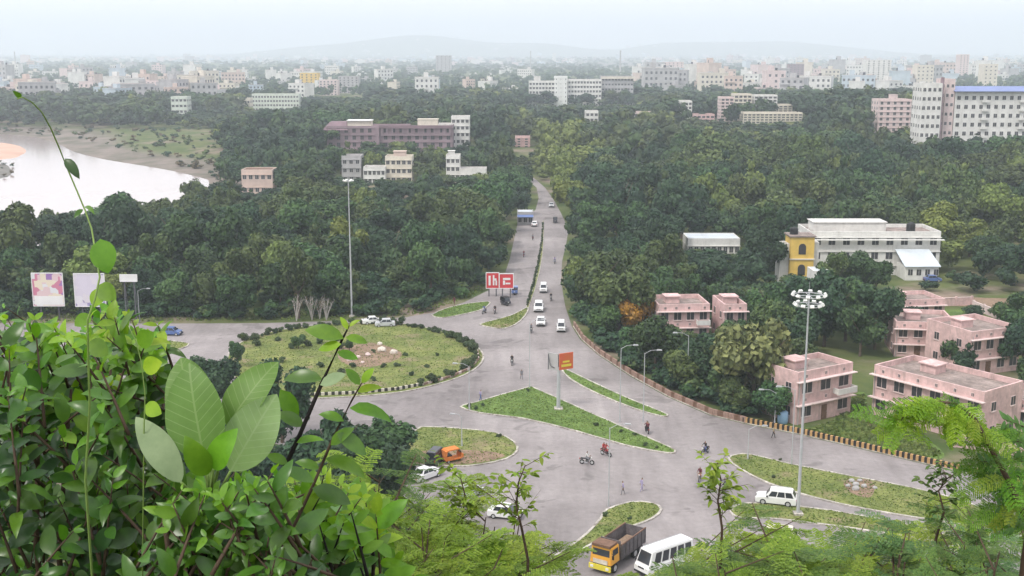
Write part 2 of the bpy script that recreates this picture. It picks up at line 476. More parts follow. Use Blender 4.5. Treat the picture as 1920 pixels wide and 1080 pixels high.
RIVER = poly_np([G(*p) for p in [(-700, 232), (-300, 236), (0, 243), (80, 250), (160, 262), (250, 281), (330, 305), (398, 326), (400, 336), (372, 356), (310, 392), (220, 428), (100, 455), (0, 468), (-300, 490), (-700, 510)]])
def ss(a):
    a = np.clip(a, 0, 1); return a * a * (3 - 2 * a)
BUMPS = [(P(1580, 300, 760), 110, 120, 9.0), (P(1850, 300, 620), 130, 130, 5.0), (P(760, 300, 640), 150, 90, 4.0)]
def terrain(x, y):
    x = np.asarray(x, float); y = np.asarray(y, float)
    h = np.zeros(np.broadcast(x, y).shape)
    foot = 76 + 4 * np.sin(x * .07) + 3 * np.sin(x * .19 + 1)
    hill = 48.2 * (1 - np.clip((y - .3) / foot, 0, 1)) ** 1.12
    h = np.maximum(h, np.where(y < .3, 48.2, hill))
    for c, rx, ry, a in BUMPS:
        h += a * np.exp(-((x - c.x) / rx) ** 2 - ((y - c.y) / ry) ** 2) * ss((y - 460) / 140)
    near = (y > 200) & (y < 1500) & (x < 60)
    if near.any():
        ins = inside(RIVER, x, y); d = edge_dist(RIVER, x, y)
        sd = np.where(ins, d, -d)
        h = h - 6.0 * ss((sd + 70) / 165)
    # far hills on the horizon
    def ridge(cx, w, cy_, hgt, wy=900):
        return hgt * np.exp(-((x - cx) / w) ** 2 - ((y - cy_) / wy) ** 2)
    h = h + ridge(-850, 750, 10800, 190) + ridge(-1900, 500, 10900, 60) + ridge(300, 500, 10900, 90) + ridge(2300, 1000, 11000, 140) + ridge(1350, 400, 11000, 60)
    far = ss((y - 2500) / 4000)
    h = h + far * 6 * np.sin(x * .0021 + 1) * np.sin(y * .0012)
    return h
def tz(x, y): return float(terrain(np.array([x]), np.array([y]))[0])

def axis(segs):
    out = []
    for a, b, st in segs: out += list(np.arange(a, b, st))
    return np.array(sorted(set(np.round(out, 3))))
xs = axis([(-9000, -2000, 500), (-2000, -700, 60), (-700, -120, 12), (-120, 120, 5), (120, 500, 12), (500, 1500, 60), (1500, 9001, 500)])
ys = axis([(-400, -40, 60), (-40, 100, 2.5), (100, 300, 12), (300, 900, 6), (900, 1500, 25), (1500, 4000, 100), (4000, 13001, 300)])
gx, gy = np.meshgrid(xs, ys)
gz = terrain(gx, gy)
V = np.stack([gx, gy, gz], -1).reshape(-1, 3)
nx, ny = len(xs), len(ys)
ii = (np.arange(ny - 1)[:, None] * nx + np.arange(nx - 1)[None, :]).ravel()
ground = link('ground', np_mesh('ground', V, np.stack([ii, ii + 1, ii + 1 + nx, ii + nx], -1), mat=M['ground']))
ground.data.polygons.foreach_set('use_smooth', [True] * len(ground.data.polygons))
tag(ground, 'flat plain of grass and earth with the steep hillside below the viewpoint', 'ground', kind='structure')

# river: silty water, mirroring the overcast sky, part of that reflection put into its base colour
m = bpy.data.materials.new('silty_water'); m.use_nodes = True
n, l = m.node_tree.nodes, m.node_tree.links
b = n['Principled BSDF']; b.inputs['Base Color'].default_value = (.44, .365, .34, 1); b.inputs['Roughness'].default_value = .12; b.inputs['IOR'].default_value = 1.5
b.inputs['Specular IOR Level'].default_value = .8
t = n.new('ShaderNodeNewGeometry'); z = n.new('ShaderNodeTexNoise'); z.inputs['Scale'].default_value = .35; z.inputs['Detail'].default_value = 4
l.new(t.outputs['Position'], z.inputs['Vector'])
bp = n.new('ShaderNodeBump'); bp.inputs['Strength'].default_value = .12; bp.inputs['Distance'].default_value = .08
l.new(z.outputs['Fac'], bp.inputs['Height']); l.new(bp.outputs['Normal'], b.inputs['Normal'])
M['water'] = m
wx = [v[0] for v in RIVER]; wy = [v[1] for v in RIVER]
wb = MB(); wp = smooth_closed([tuple(p) for p in RIVER], 3)
wb.add([(p[0], p[1], -2.4) for p in wp], [tuple(range(len(wp)))])
o = wb.build('river', M['water']); tag(o, 'broad pale river reflecting the overcast sky', 'river', kind='structure')
bm = bmesh.new(); bm.from_mesh(o.data); bmesh.ops.triangulate(bm, faces=bm.faces); bm.normal_update()
if sum(f.normal.z for f in bm.faces) < 0: bmesh.ops.reverse_faces(bm, faces=bm.faces)
bm.to_mesh(o.data); bm.free()

def mound(name, pts, z0, h, material, seed, label, cat, kind=None):
    """a low dome over a closed outline"""
    pts = smooth_closed(pts, 3); n = len(pts)
    cx = sum(p[0] for p in pts) / n; cy_ = sum(p[1] for p in pts) / n
    vs, fs = [], []
    rings = 6
    for k in range(rings + 1):
        s = 1 - k / (rings + .3)
        for p in pts:
            zz = z0 + h * (1 - s ** 2) + (mnoise.noise(Vector((p[0] * s * .05, p[1] * s * .05, seed))) * h * .35 if k else -.6)
            vs.append((cx + (p[0] - cx) * s, cy_ + (p[1] - cy_) * s, zz))
    for k in range(rings):
        for i in range(n):
            j = (i + 1) % n
            fs.append((k * n + i, k * n + j, (k + 1) * n + j, (k + 1) * n + i))
    fs.append(tuple(rings * n + i for i in range(n)))
    o = MB().add(vs, fs).build(name, material, smooth=True)
    return tag(o, label, cat, kind=kind or 'structure')
mound('sandbar', [tuple(G(*p, -2.4)[:2]) for p in [(-200, 285), (-60, 268), (10, 266), (45, 274), (58, 284), (40, 296), (0, 301), (-100, 308)]], -2.4, 1.0, M['sand'], 1.0, 'pinkish sandbar in the river', 'sandbar')
mound('mud_bank', [tuple(G(*p, -2.4)[:2]) for p in [(-200, 318), (-60, 305), (5, 304), (24, 312), (30, 325), (10, 336), (-80, 342), (-200, 345)]], -2.4, 1.4, M['mud'], 5.0, 'dark grey mud bank beside the sandbar', 'mud bank')

# ------------------------------------------------------------------ road and traffic islands
ROADPX = [(-500, 606), (0, 606), (280, 607), (500, 606), (660, 601), (760, 595), (815, 586), (870, 567), (915, 545), (945, 519), (956, 485), (966, 440), (972, 412), (1004, 394), (1010, 372), (1006, 352), (990, 338), (965, 322), (975, 318), (1004, 336), (1022, 352), (1038, 374), (1052, 400), (1066, 430), (1062, 455), (1054, 490), (1052, 530), (1060, 575), (1072, 612), (1088, 637), (1120, 665), (1180, 705), (1250, 744), (1330, 779), (1400, 796), (1500, 816), (1600, 839), (1700, 863), (1800, 886), (1920, 916), (2300, 1005), (2300, 1180), (1920, 1120), (1600, 1120), (1300, 1130), (1000, 1130), (800, 1080), (700, 950), (600, 860), (420, 800), (200, 790), (-500, 790)]
ROAD = poly_np([G(*p) for p in ROADPX])
def sheet(name, pts, z, material, sub=0):
    bm = bmesh.new()
    vs = [bm.verts.new((p[0], p[1], z)) for p in pts]
    f = bm.faces.new(vs); f.normal_update()
    if f.normal.z < 0: f.normal_flip()
    bmesh.ops.triangulate(bm, faces=[f])
    me = bpy.data.meshes.new(name); bm.to_mesh(me); bm.free(); me.materials.append(material)
    return link(name, me)
road = sheet('road', [tuple(p) for p in ROAD], .03, M['asphalt'])
tag(road, 'wide pale grey asphalt junction and the straight road leading away', 'road', kind='structure')

def ring_offset(pts, d):
    n = len(pts); out = []
    A = sum(pts[i][0] * pts[(i + 1) % n][1] - pts[(i + 1) % n][0] * pts[i][1] for i in range(n))
    sg = 1 if A > 0 else -1
    for i in range(n):
        a = np.array(pts[i - 1]); c = np.array(pts[(i + 1) % n]); t = c - a; t = t / (np.linalg.norm(t) + 1e-9)
        nrm = np.array((-t[1], t[0])) * sg
        out.append(tuple(np.array(pts[i]) + nrm * d))
    return out
ISL = {}
def island(key, px, label, top='grass_top', sub=4, kh=.16, kerbmat='kerb', kw=.28):
    pts = [tuple(G(*p)[:2]) for p in px]
    pts = smooth_closed(pts, sub) if sub > 1 else pts
    ISL[key] = np.array(pts)
    inner = ring_offset(pts, kw)
    n = len(pts)
    bm = bmesh.new()
    vs = [bm.verts.new((p[0], p[1], kh - .03)) for p in inner]
    f = bm.faces.new(vs); f.normal_update()
    if f.normal.z < 0: f.normal_flip()
    bmesh.ops.triangulate(bm, faces=[f])
    me = bpy.data.meshes.new('traffic_island'); bm.to_mesh(me); bm.free(); me.materials.append(M[top])
    o = link('traffic_island', me); tag(o, label, 'traffic island', kind='structure')
    k = MB()
    vs = [(p[0], p[1], -.05) for p in pts] + [(p[0], p[1], kh) for p in pts] + [(p[0], p[1], kh) for p in inner] + [(p[0], p[1], kh - .06) for p in inner]
    fs = []
    for i in range(n):
        j = (i + 1) % n
        for a in range(3): fs.append((a * n + i, a * n + j, (a + 1) * n + j, (a + 1) * n + i))
    k.add(vs, fs).build('kerb', M[kerbmat], o)
    return o
ROUND = island('round', [(425, 672), (440, 650), (480, 630), (560, 614), (650, 606), (740, 606), (810, 617), (870, 636), (903, 658), (905, 680), (875, 703), (820, 722), (750, 737), (660, 745), (560, 748), (480, 735), (435, 705)], 'large round grassy traffic island ringed by a clipped hedge', 'grass_top', 3)
island('long', [(862, 764), (890, 755), (985, 728), (1005, 729), (1100, 771), (1180, 806), (1255, 838), (1268, 848), (1250, 851), (1170, 836), (1080, 810), (980, 786), (900, 776)], 'long lush green triangular traffic island with the billboard pole', 'lush_top', 2)
island('slip', [(1052, 694), (1062, 693), (1110, 716), (1180, 748), (1240, 772), (1254, 780), (1240, 782), (1190, 768), (1120, 740), (1068, 712)], 'narrow green strip island between the long island and the boundary wall', 'lush_top', 2)
island('lens', [(1364, 861), (1380, 853), (1410, 853), (1480, 870), (1600, 894), (1700, 913), (1800, 938), (1930, 985), (2100, 1050), (2060, 1062), (1930, 1012), (1830, 990), (1720, 973), (1620, 956), (1530, 936), (1440, 908), (1385, 880)], 'long tapering grass island along the curved boundary road', 'grass_top', 2)
island('wedge', [(1135, 957), (1180, 942), (1225, 944), (1242, 957), (1225, 974), (1190, 988), (1130, 1012), (1080, 1042), (1020, 1085), (960, 1110), (1000, 1068), (1060, 1030), (1100, 1000), (1125, 972)], 'wedge shaped grass island beside the yellow truck', 'grass_top', 2)
island('lower', [(1368, 962), (1380, 948), (1430, 944), (1560, 958), (1700, 985), (1850, 1025), (1840, 1032), (1680, 1005), (1540, 985), (1440, 974), (1390, 974)], 'low grass strip island behind the white sport utility car', 'grass_top', 2)
island('orange', [(780, 806), (800, 801), (860, 804), (930, 812), (965, 829), (972, 846), (950, 862), (900, 873), (850, 876), (760, 870), (740, 840)], 'grass and bare earth island with the parked orange rickshaw', 'grass_top', 2)
island('split', [(898, 609), (925, 601), (960, 591), (985, 578), (992, 580), (985, 594), (968, 609), (945, 617), (920, 615)], 'small pointed grass island at the mouth of the straight road', 'grass_top', 2)
island('far', [(808, 592), (835, 579), (870, 571), (915, 566), (918, 572), (900, 583), (860, 592), (830, 597)], 'low grass island beside the red billboards', 'lush_top', 2)
island('west', [(270, 655), (280, 642), (320, 640), (356, 645), (340, 655), (300, 664)], 'small dry grass island on the road near the poster billboards', 'grass_top', 2)
# median of the straight road
island('median', [(985, 580), (990, 566), (998, 545), (1007, 510), (1013, 475), (1016, 440), (1017, 415), (1020, 415), (1020, 440), (1018, 475), (1012, 510), (1003, 545), (995, 568), (991, 580)], 'narrow planted median down the straight road', 'grass_top', 1, kw=.12)
# bare soil patches on the islands
for pts, lb in (([(760, 868), (790, 848), (860, 845), (930, 850), (945, 858), (900, 869), (850, 872)], 'bare brown earth patch beside the orange rickshaw'),
                ([(640, 655), (700, 645), (750, 660), (745, 675), (690, 690), (640, 680)], 'bare pink earth patch in the middle of the round island'),
                ([(1582, 905), (1620, 900), (1640, 912), (1630, 935), (1595, 925)], 'bare earth patch on the long tapering island')):
    o = sheet('earth_patch', smooth_closed([tuple(G(*p)[:2]) for p in pts], 3), .142, M['soil'])
    tag(o, lb, 'earth patch', kind='structure')

# ------------------------------------------------------------------ haze: one closed box of even, pale air round everything
hz = MB().box(-9300, 9300, -600, 13400, -9, 360)
m = bpy.data.materials.new('pale_haze'); m.use_nodes = True
m.node_tree.nodes.remove(m.node_tree.nodes['Principled BSDF'])
pv = m.node_tree.nodes.new('ShaderNodeVolumePrincipled')
pv.inputs['Color'].default_value = (.82, .90, .995, 1)
pv.inputs['Density'].default_value = HAZE_DENSITY = .00026
pv.inputs['Anisotropy'].default_value = .1
m.node_tree.links.new(pv.outputs['Volume'], m.node_tree.nodes['Material Output'].inputs['Volume'])
o = hz.build('haze', m); tag(o, 'pale bluish haze over the whole plain', 'haze', kind='stuff')

# ------------------------------------------------------------------ buildings
WIN = {}
def win_mesh(w, h, frame='whitewall', sill=False):
    k = (round(w, 2), round(h, 2), frame, sill)
    if k not in WIN:
        b = MB()
        b.box(-w / 2 - .06, w / 2 + .06, -.05, .05, -.06, h + .06, 0)
        b.box(-w / 2, w / 2, -.065, .0, 0, h, 1)
        b.box(-.03, .03, -.08, -.066, 0, h, 0)
        if sill: b.box(-w / 2 - .12, w / 2 + .12, -.14, -.051, -.16, -.062, 0)
        WIN[k] = b.mesh('window', [M[frame], M['opening']])
    return WIN[k]

def win_row(root, xs_, z, w, h, yf=0.0, frame='whitewall', sill=False, rz=0.0):
    me = win_mesh(w, h, frame, sill)
    for x in xs_:
        if rz == 0: link('window', me, root, (x, yf, z))
        else: link('window', me, root, (yf, x, z), rz)

def block(root, x0, x1, y0, y1, z0, z1, wall, parapet=.7, roof='roofslab', name='wall', band=None):
    """walls with a sunk flat roof and a raised parapet"""
    b = MB()
    t = .25
    b.add([(x0, y0, z0), (x1, y0, z0), (x1, y1, z0), (x0, y1, z0), (x0, y0, z1), (x1, y0, z1), (x1, y1, z1), (x0, y1, z1),
           (x0 + t, y0 + t, z1), (x1 - t, y0 + t, z1), (x1 - t, y1 - t, z1), (x0 + t, y1 - t, z1),
           (x0 + t, y0 + t, z1 - parapet), (x1 - t, y0 + t, z1 - parapet), (x1 - t, y1 - t, z1 - parapet), (x0 + t, y1 - t, z1 - parapet)],
          [(0, 1, 5, 4), (1, 2, 6, 5), (2, 3, 7, 6), (3, 0, 4, 7), (4, 5, 9, 8), (5, 6, 10, 9), (6, 7, 11, 10), (7, 4, 8, 11),
           (8, 9, 13, 12), (9, 10, 14, 13), (10, 11, 15, 14), (11, 8, 12, 15)])
    o = b.build(name, M[wall], root)
    r = MB().add([(x0 + t, y0 + t, z1 - parapet + .002), (x1 - t, y0 + t, z1 - parapet + .002), (x1 - t, y1 - t, z1 - parapet + .002), (x0 + t, y1 - t, z1 - parapet + .002)], [(0, 1, 2, 3)])
    r.build('roof', M[roof], root)
    return o
def ledge(root, x0, x1, y0, y1, z, th, wall, name='sunshade'):
    return MB().box(x0, x1, y0, y1, z, z + th).build(name, M[wall], root)

def frontal(name, label, px0, px1, ytop, Y, depth, floors, bays, wall, cat='building', group=None, roof='roofslab', win=(1.3, 1.4), rot=0.0, sidewin=True, parapet=.8, frame='whitewall', extra=None, bands=True):
    a, c = P(px0, ytop, Y), P(px1, ytop, Y)
    w = c.x - a.x
    zb = tz((a.x + c.x) / 2, Y) - .5
    h = a.z - zb
    root = empty(name, (a.x, Y, zb), rot, label, cat, group)
    block(root, 0, w, 0, depth, 0, h, wall, parapet, roof)
    fh = (h - parapet) / floors
    ww, wh = min(win[0], w / bays * .62), min(win[1], fh * .55)
    for f in range(floors):
        xs_ = [w * (i + .5) / bays for i in range(bays)]
        win_row(root, xs_, f * fh + fh * .3, ww, wh, -.02, frame)
        if sidewin:
            nb = max(1, int(depth / (w / bays + .5)))
            yy = [depth * (i + .5) / nb for i in range(nb)]
            if (a.x + c.x) / 2 > 0: win_row(root, yy, f * fh + fh * .3, ww, wh, -.02, frame, rz=-math.pi / 2)
            else: win_row(root, yy, f * fh + fh * .3, ww, wh, w + .02, frame, rz=math.pi / 2)
        if bands: ledge(root, -.12, w + .12, -.35, -.002, f * fh + fh * .3 + wh + .15, .14, wall, 'sunshade')
    if extra: extra(root, w, h, depth, fh)
    return root

def tank(root, x, y, z, r=.8, h=1.3, material='trimblack'):
    b = MB(); b.tube([(x, y, z), (x, y, z + h * .8), (x, y, z + h * .92), (x, y, z + h)], [r, r, r * .7, r * .3], 10)
    return b.build('water_tank', M[material], root)
def headroom(root, x0, x1, y0, y1, z, h, wall):
    o = MB().box(x0, x1, y0, y1, z, z + h).box(x0 - .25, x1 + .25, y0 - .25, y1 + .25, z + h, z + h + .15).build('stair_room', M[wall], root)
    return o

# --- pink two-storey staff houses
def pink_house(name, label, A, B, depth, h, floors=2, bays=4, seed=0, balcony=True, group=None, wall='pink', stairs=False):
    a, c = G(*A), G(*B)
    d = c - a; w = d.length; rz = math.atan2(d.y, d.x)
    rnd = random.Random(seed)
    root = empty(name, (a.x, a.y, 0), rz, label, 'house', group)
    block(root, 0, w, 0, depth, -.3, h, wall, .75)
    fh = (h - .75) / floors
    step = w / bays
    for f in range(floors):
        z0 = f * fh
        # running sunshade over the openings
        ledge(root, -.3, w + .3, -.7, -.002, z0 + fh * .80, .12, 'pinkpale')
        win_row(root, [step * (i + .5) for i in range(bays) if not (i == 1 and f == 0)], z0 + fh * .30, min(1.8, step * .55), fh * .46, -.02, 'pinkpale', True)
        nb = max(2, int(depth / 3.5))
        for side, xx, rr in ((0, -.02, -math.pi / 2), (1, w + .02, math.pi / 2)):
            win_row(root, [depth * (i + .5) / nb for i in range(nb)], z0 + fh * .34, 1.0, fh * .36, xx, 'pinkpale', True, rr)
        # ventilators in the parapet zone
        for i in range(bays):
            link('ventilator', win_mesh(.32, .4, 'pinkpale'), root, (step * (i + .5) + rnd.uniform(-.3, .3), -.02, z0 + fh * .88 + .22))
    # door
    x = step * 1.5
    dr = MB().box(x - .5, x + .5, -.07, .02, 0.0, 2.1).build('door', M['rust'], root)
    MB().tube([(x + .35, -.09, 1.0), (x + .35, -.09, 1.15)], .02).build('handle', M['steel'], dr)
    if balcony:
        bx0, bx1 = w - step * 1.05, w - .1
        ledge(root, bx0, bx1, -1.15, -.71, fh * 1.0, .12, 'pinkpale', 'balcony_floor')
        MB().box(bx0, bx1, -1.15, -1.05, fh + .12, fh + .9).box(bx0, bx0 + .1, -1.05, -.002, fh + .12, fh + .9).box(bx1 - .1, bx1, -1.05, -.002, fh + .12, fh + .9).build('balcony_wall', M['whitewall'], root)
    headroom(root, w * .25, w * .25 + 2.4, depth * .5, depth * .5 + 2.4, h - .75, 1.15, wall)
    MB().tube([(.25, -.09, 0), (.25, -.09, h - .8)], .06).build('drainpipe', M['greywall'], root)
    if stairs:
        n = 10
        b = MB()
        for i in range(n): b.box(w + .003, w + 1.2, depth * .2 + i * .3, depth * .2 + (i + 1) * .3 - .002, -.2, (i + 1) * fh / n)
        b.build('outside_stair', M['pinkpale'], root)
    return root
GP = None
pink_house('pink_house', 'pink two-storey house with white balcony beside the tall floodlight mast', (1492, 797), (1594, 774), 6.5, 7.4, 2, 3, 1)
pink_house('pink_house', 'long pink two-storey house with a weathered brown roof behind the bright green frond', (1634, 776), (1838, 836), 9.0, 7.2, 2, 6, 2)
pink_house('pink_house', 'pink two-storey house standing alone among trees behind the ochre tree', (1233, 640), (1329, 638), 8.5, 6.6, 2, 4, 3)
pink_house('pink_house', 'pink house mostly hidden behind the large speckled tree', (1356, 642), (1398, 641), 8.0, 6.8, 2, 2, 4, False)
pink_house('pink_house', 'broad pink house with blank walls below the terrace lawn', (1676, 668), (1790, 672), 10, 6.0, 2, 4, 5, False)
pink_house('pink_house', 'pink house with an outside stair beside the terrace lawn', (1816, 706), (1908, 694), 10, 7.2, 2, 4, 6, True, stairs=True)
pink_house('pink_house', 'single-storey pink house with a dark roof behind the terrace lawn', (1668, 598), (1770, 594), 8, 3.6, 1, 4, 7, False)
pink_house('pink_house', 'pink house corner beside the curving boundary wall and feathery shrub', (1836, 800), (1935, 812), 9, 4.4, 1, 3, 8, False)
# compound walls
def low_wall(name, label, A, B, h, wall, t=.22, cat='wall'):
    a, c = G(*A), G(*B); d = c - a
    root = empty(name, (a.x, a.y, 0), math.atan2(d.y, d.x), label, cat)
    MB().box(0, d.length, 0, t, -.2, h).build('wall', M[wall], root)
    MB().box(-.05, d.length + .05, -.05, t + .05, h + .002, h + .08).build('coping', M['pinkpale'], root)
    n = max(2, int(d.length / 3))
    for i in range(n + 1):
        x = d.length * i / n
        MB().box(x - .18, x + .18, -.1, t + .1, -.2, h + .25).build('pillar', M[wall], root)
    return root
low_wall('compound_wall', 'long pink compound wall above the terrace lawn', (1672, 578), (1822, 572), 1.6, 'pink')
low_wall('compound_wall', 'pink compound wall beside the outside stair', (1824, 580), (1905, 612), 1.6, 'pinkpale')
low_wall('compound_wall', 'short pink wall in front of the house corner by the boundary wall', (1790, 838), (1960, 862), 2.2, 'pink')
o = sheet('terrace_lawn', [tuple(G(*p)[:2]) for p in [(1724, 598), (1820, 596), (1822, 580), (1728, 582)]], .02, M['lush_top']); tag(o, 'small terrace lawn between the pink houses', 'lawn', kind='structure')
o = sheet('lawn', smooth_closed([tuple(G(*p)[:2]) for p in [(1500, 808), (1560, 790), (1600, 740), (1625, 740), (1632, 790), (1720, 815), (1770, 850), (1740, 862), (1600, 828)]], 3), .02, M['lush_top']); tag(o, 'green lawn between the pink houses and the striped boundary wall', 'lawn', kind='structure')
o = sheet('path', [tuple(G(*p)[:2]) for p in [(1596, 778), (1604, 776), (1625, 790), (1645, 800), (1632, 802)]], .03, M['soil']); tag(o, 'bare earth path between two pink houses', 'path', kind='structure')
o = sheet('earth_yard', [tuple(G(*p)[:2]) for p in [(1670, 560), (1760, 556), (1900, 560), (1915, 600), (1830, 575), (1672, 570)]], .02, M['soil']); tag(o, 'bare earth yard behind the terrace lawn', 'yard', kind='structure')

# --- white school with a yellow tower
def school_extra(root, w, h, d, fh):
    ledge(root, -.5, w + .5, -1.2, -.36, h - 1.9, .18, 'whitewall', 'canopy')
    headroom(root, w * .06, w * .62, d * .35, d * .8, h - .8, 2.2, 'whitewall')
    tank(root, w * .82, d * .4, h - .8, 1.0, 2.2)
    # white sloping porch roof in front
    x0, x1 = w * .66, w * .93
    MB().add([(x0, -7, 3.6), (x1, -7, 3.6), (x1 - .6, -.4, 6.4), (x0 - .3, -.4, 6.4), (x0, -7, 3.75), (x1, -7, 3.75), (x1 - .6, -.4, 6.55), (x0 - .3, -.4, 6.55)],
             [(0, 3, 2, 1), (4, 5, 6, 7), (0, 1, 5, 4), (1, 2, 6, 5), (2, 3, 7, 6), (3, 0, 4, 7)]).build('porch_roof', M['sheet'], root)
    MB().box(x0 + .3, x1 - .6, -6.5, -.41, -.3, 3.59).build('porch_wall', M['whitewall'], root)
    win_row(root, [x0 + 1.4 + i * 1.9 for i in range(int((x1 - x0 - 2) / 1.9) + 1)], 1.7, 1.0, 1.3, -6.52)
frontal('school_building', 'long low white school building with flat roof and sloping white porch', 1520, 1765, 434, 262, 12, 3, 9, 'whitewall', 'school', extra=school_extra, win=(1.5, 1.5))
a = G(1479, 531)
root = empty('yellow_tower', (a.x, a.y, 0), 0, 'narrow yellow tower with dark arched openings beside the white school', 'tower')
tw = 5.2
MB().box(0, tw, 0, 5, -.3, 10.2).build('wall', M['yellowwall'], root)
MB().box(-.3, tw + .3, -.3, 5.3, 10.2, 10.5).build('roof', M['roofslab'], root)
MB().box(-.2, tw + .2, -.25, 5.2, 5.2, 5.5).build('band', M['cream'], root)
for zz in (1.8, 6.4):
    b = MB(); prof = [(-.8, 0), (.8, 0), (.8, 1.6)] + [(.8 * math.cos(t), 1.6 + .8 * math.sin(t)) for t in np.linspace(.3, 2.84, 6)] + [(-.8, 1.6)]
    b.prism(prof, -.06, .02); o = b.build('window', M['opening'], root, loc=(tw / 2, 0, zz))
MB().box(-2.0, -.01, 1, 5, -.3, 8.6).build('side_wing', M['whitewall'], root)
MB().box(tw + .01, tw + 1.3, 1, 5, -.3, 8.9).build('side_wing', M['whitewall'], root)
win_row(root, [-1.0], 5.6, .8, 1.2, .98)
tank(root, 1.2, 2.5, 10.5, .9, 1.6)
frontal('long_shed', 'long low white shed roof showing above the trees', 1290, 1388, 447, 287, 9, 1, 9, 'whitewall', 'shed', roof='sheet', parapet=.15)
frontal('white_hut', 'small white hut among trees by the yellow tower', 1525, 1556, 508, 236, 5, 1, 2, 'whitewall', 'hut', roof='sheet', parapet=.15)

# --- institution with a colonnade, and houses round it
def inst_extra(root, w, h, d, fh):
    # deep colonnade on the top storey of the right wing
    MB().box(w * .43, w * .98, -.75, -.36, h - 4.6, h - 4.1).build('gallery_floor', M['mauvewall'], root)
    for i in range(14):
        x = w * .44 + i * w * .54 / 13
        MB().box(x - .3, x + .3, -.75, -.36, h - 4.1, h - 1.2).build('column', M['mauvewall'], root)
    MB().box(w * .42, w, -.9, -.36, h - 1.2, h + .3).build('fascia', M['mauveroof'], root)
    MB().box(w * .39, w * .42, -1.6, -.36, 0, h - 1).build('pier', M['mauvewall'], root)
    b = MB(); b.add([(-2, -1, h - 2), (w * .17, -1, h - 2), (w * .17, d, h - 2), (-2, d, h - 2), (1, d * .3, h + 1.6), (w * .15, d * .3, h + 1.6), (w * .15, d * .7, h + 1.6), (1, d * .7, h + 1.6)],
                    [(0, 3, 2, 1), (4, 5, 6, 7), (0, 1, 5, 4), (1, 2, 6, 5), (2, 3, 7, 6), (3, 0, 4, 7)]); b.build('hipped_roof', M['mauveroof'], root)
    o = headroom(root, w * .16, w * .35, d * .2, d * .6, h - .8, 2.6, 'cream')
    MB().box(w * .155, w * .355, d * .15, d * .65, h + 2.1, h + 2.5).build('white_canopy', M['white'], root)
    headroom(root, w * .72, w * .88, d * .2, d * .6, h - .8, 3.6, 'cream')
frontal('institution_building', 'long mauve institutional building with a top-floor colonnade', 612, 848, 236, 560, 16, 4, 16, 'mauvewall', 'building', roof='mauveroof', win=(1.6, 2.0), extra=inst_extra, frame='mauvewall')
frontal('white_block', 'plain white block at the end of the mauve building', 846, 880, 218, 575, 10, 5, 4, 'whitewall')
frontal('white_wing', 'low stepped white wing beside the plain white block', 822, 845, 232, 572, 9, 4, 3, 'whitewall')
frontal('cream_house', 'yellow and cream house with a row of dark openings in front of the mauve building', 722, 772, 293, 452, 9, 3, 5, 'cream', 'house', extra=lambda r, w, h, d, f: headroom(r, w * .3, w * .75, 2, 6, h - .8, 2.4, 'peach'))
frontal('cream_house', 'low white-washed house with five dark openings beside the yellow and cream house', 681, 722, 313, 448, 8, 2, 5, 'whitewall', 'house')
frontal('grey_house', 'grey unplastered house among trees behind the thin floodlight mast', 640, 676, 292, 456, 9, 3, 3, 'greywall', 'house')
frontal('white_house', 'small white house with a raised stair room among dark trees', 836, 862, 291, 462, 8, 3, 3, 'whitewall', 'house', extra=lambda r, w, h, d, f: headroom(r, w * .15, w * .6, 2, 5, h - .8, 2.2, 'whitewall'))
frontal('white_house', 'low white house with a long flat roof among dark trees', 862, 912, 316, 458, 8, 1, 5, 'whitewall', 'house')
frontal('peach_house', 'peach house with a red-brown roof beside the river bend', 452, 510, 318, 425, 9, 2, 5, 'peach', 'house', roof='rust', parapet=.2)
frontal('pink_shrine', 'narrow pink building standing behind the avenue trees', 966, 994, 256, 590, 8, 4, 2, 'pink', 'building')
frontal('roadside_shop', 'small pale roadside shop with awning beside the straight road', 970, 1000, 397, 340, 5, 1, 3, 'greywall', 'shop', roof='sheet', parapet=.2, extra=lambda r, w, h, d, f: MB().add([(0, -.36, h - .9), (w, -.36, h - .9), (w, -1.8, h - 1.4), (0, -1.8, h - 1.4), (0, -.36, h - .82), (w, -.36, h - .82), (w, -1.8, h - 1.32), (0, -1.8, h - 1.32)], [(0, 1, 2, 3), (4, 7, 6, 5), (2, 6, 7, 3), (0, 3, 7, 4), (1, 5, 6, 2), (0, 4, 5, 1)]).build('awning', M['carblue'], r))

# --- big blocks farther back
def hosp_extra(root, w, h, d, fh):
    headroom(root, w * .2, w * .45, 3, 10, h - .8, 5, 'whitewall')
frontal('hospital_block', 'white hospital wing with a raised roof room beside the finned stair tower', 992, 1040, 152, 1078, 18, 6, 8, 'whitewall', win=(1.8, 1.8), extra=hosp_extra)
def tower_extra(root, w, h, d, fh):
    for i in range(3):
        x = w * (.2 + .3 * i)
        MB().box(x - .5, x + .5, -.8, -.36, 0, h + .2).build('fin', M['white'], root)
frontal('hospital_tower', 'bright white stair tower with vertical fins between two hospital wings', 1040, 1064, 143, 1074, 14, 7, 3, 'white', 'tower', extra=tower_extra)
frontal('hospital_block', 'white hospital wing between the finned stair tower and the grey wing', 1065, 1128, 149, 1080, 18, 6, 11, 'whitewall', win=(1.8, 1.8))
frontal('hospital_block', 'grey hospital wing with a cream roof edge, farthest from the stair tower', 1128, 1188, 143, 1100, 22, 6, 10, 'greywall', win=(2.2, 1.6), extra=lambda r, w, h, d, f: ledge(r, -.5, w + .5, -1.5, -.36, h - 2.4, 2.2, 'cream', 'roof_fascia'))
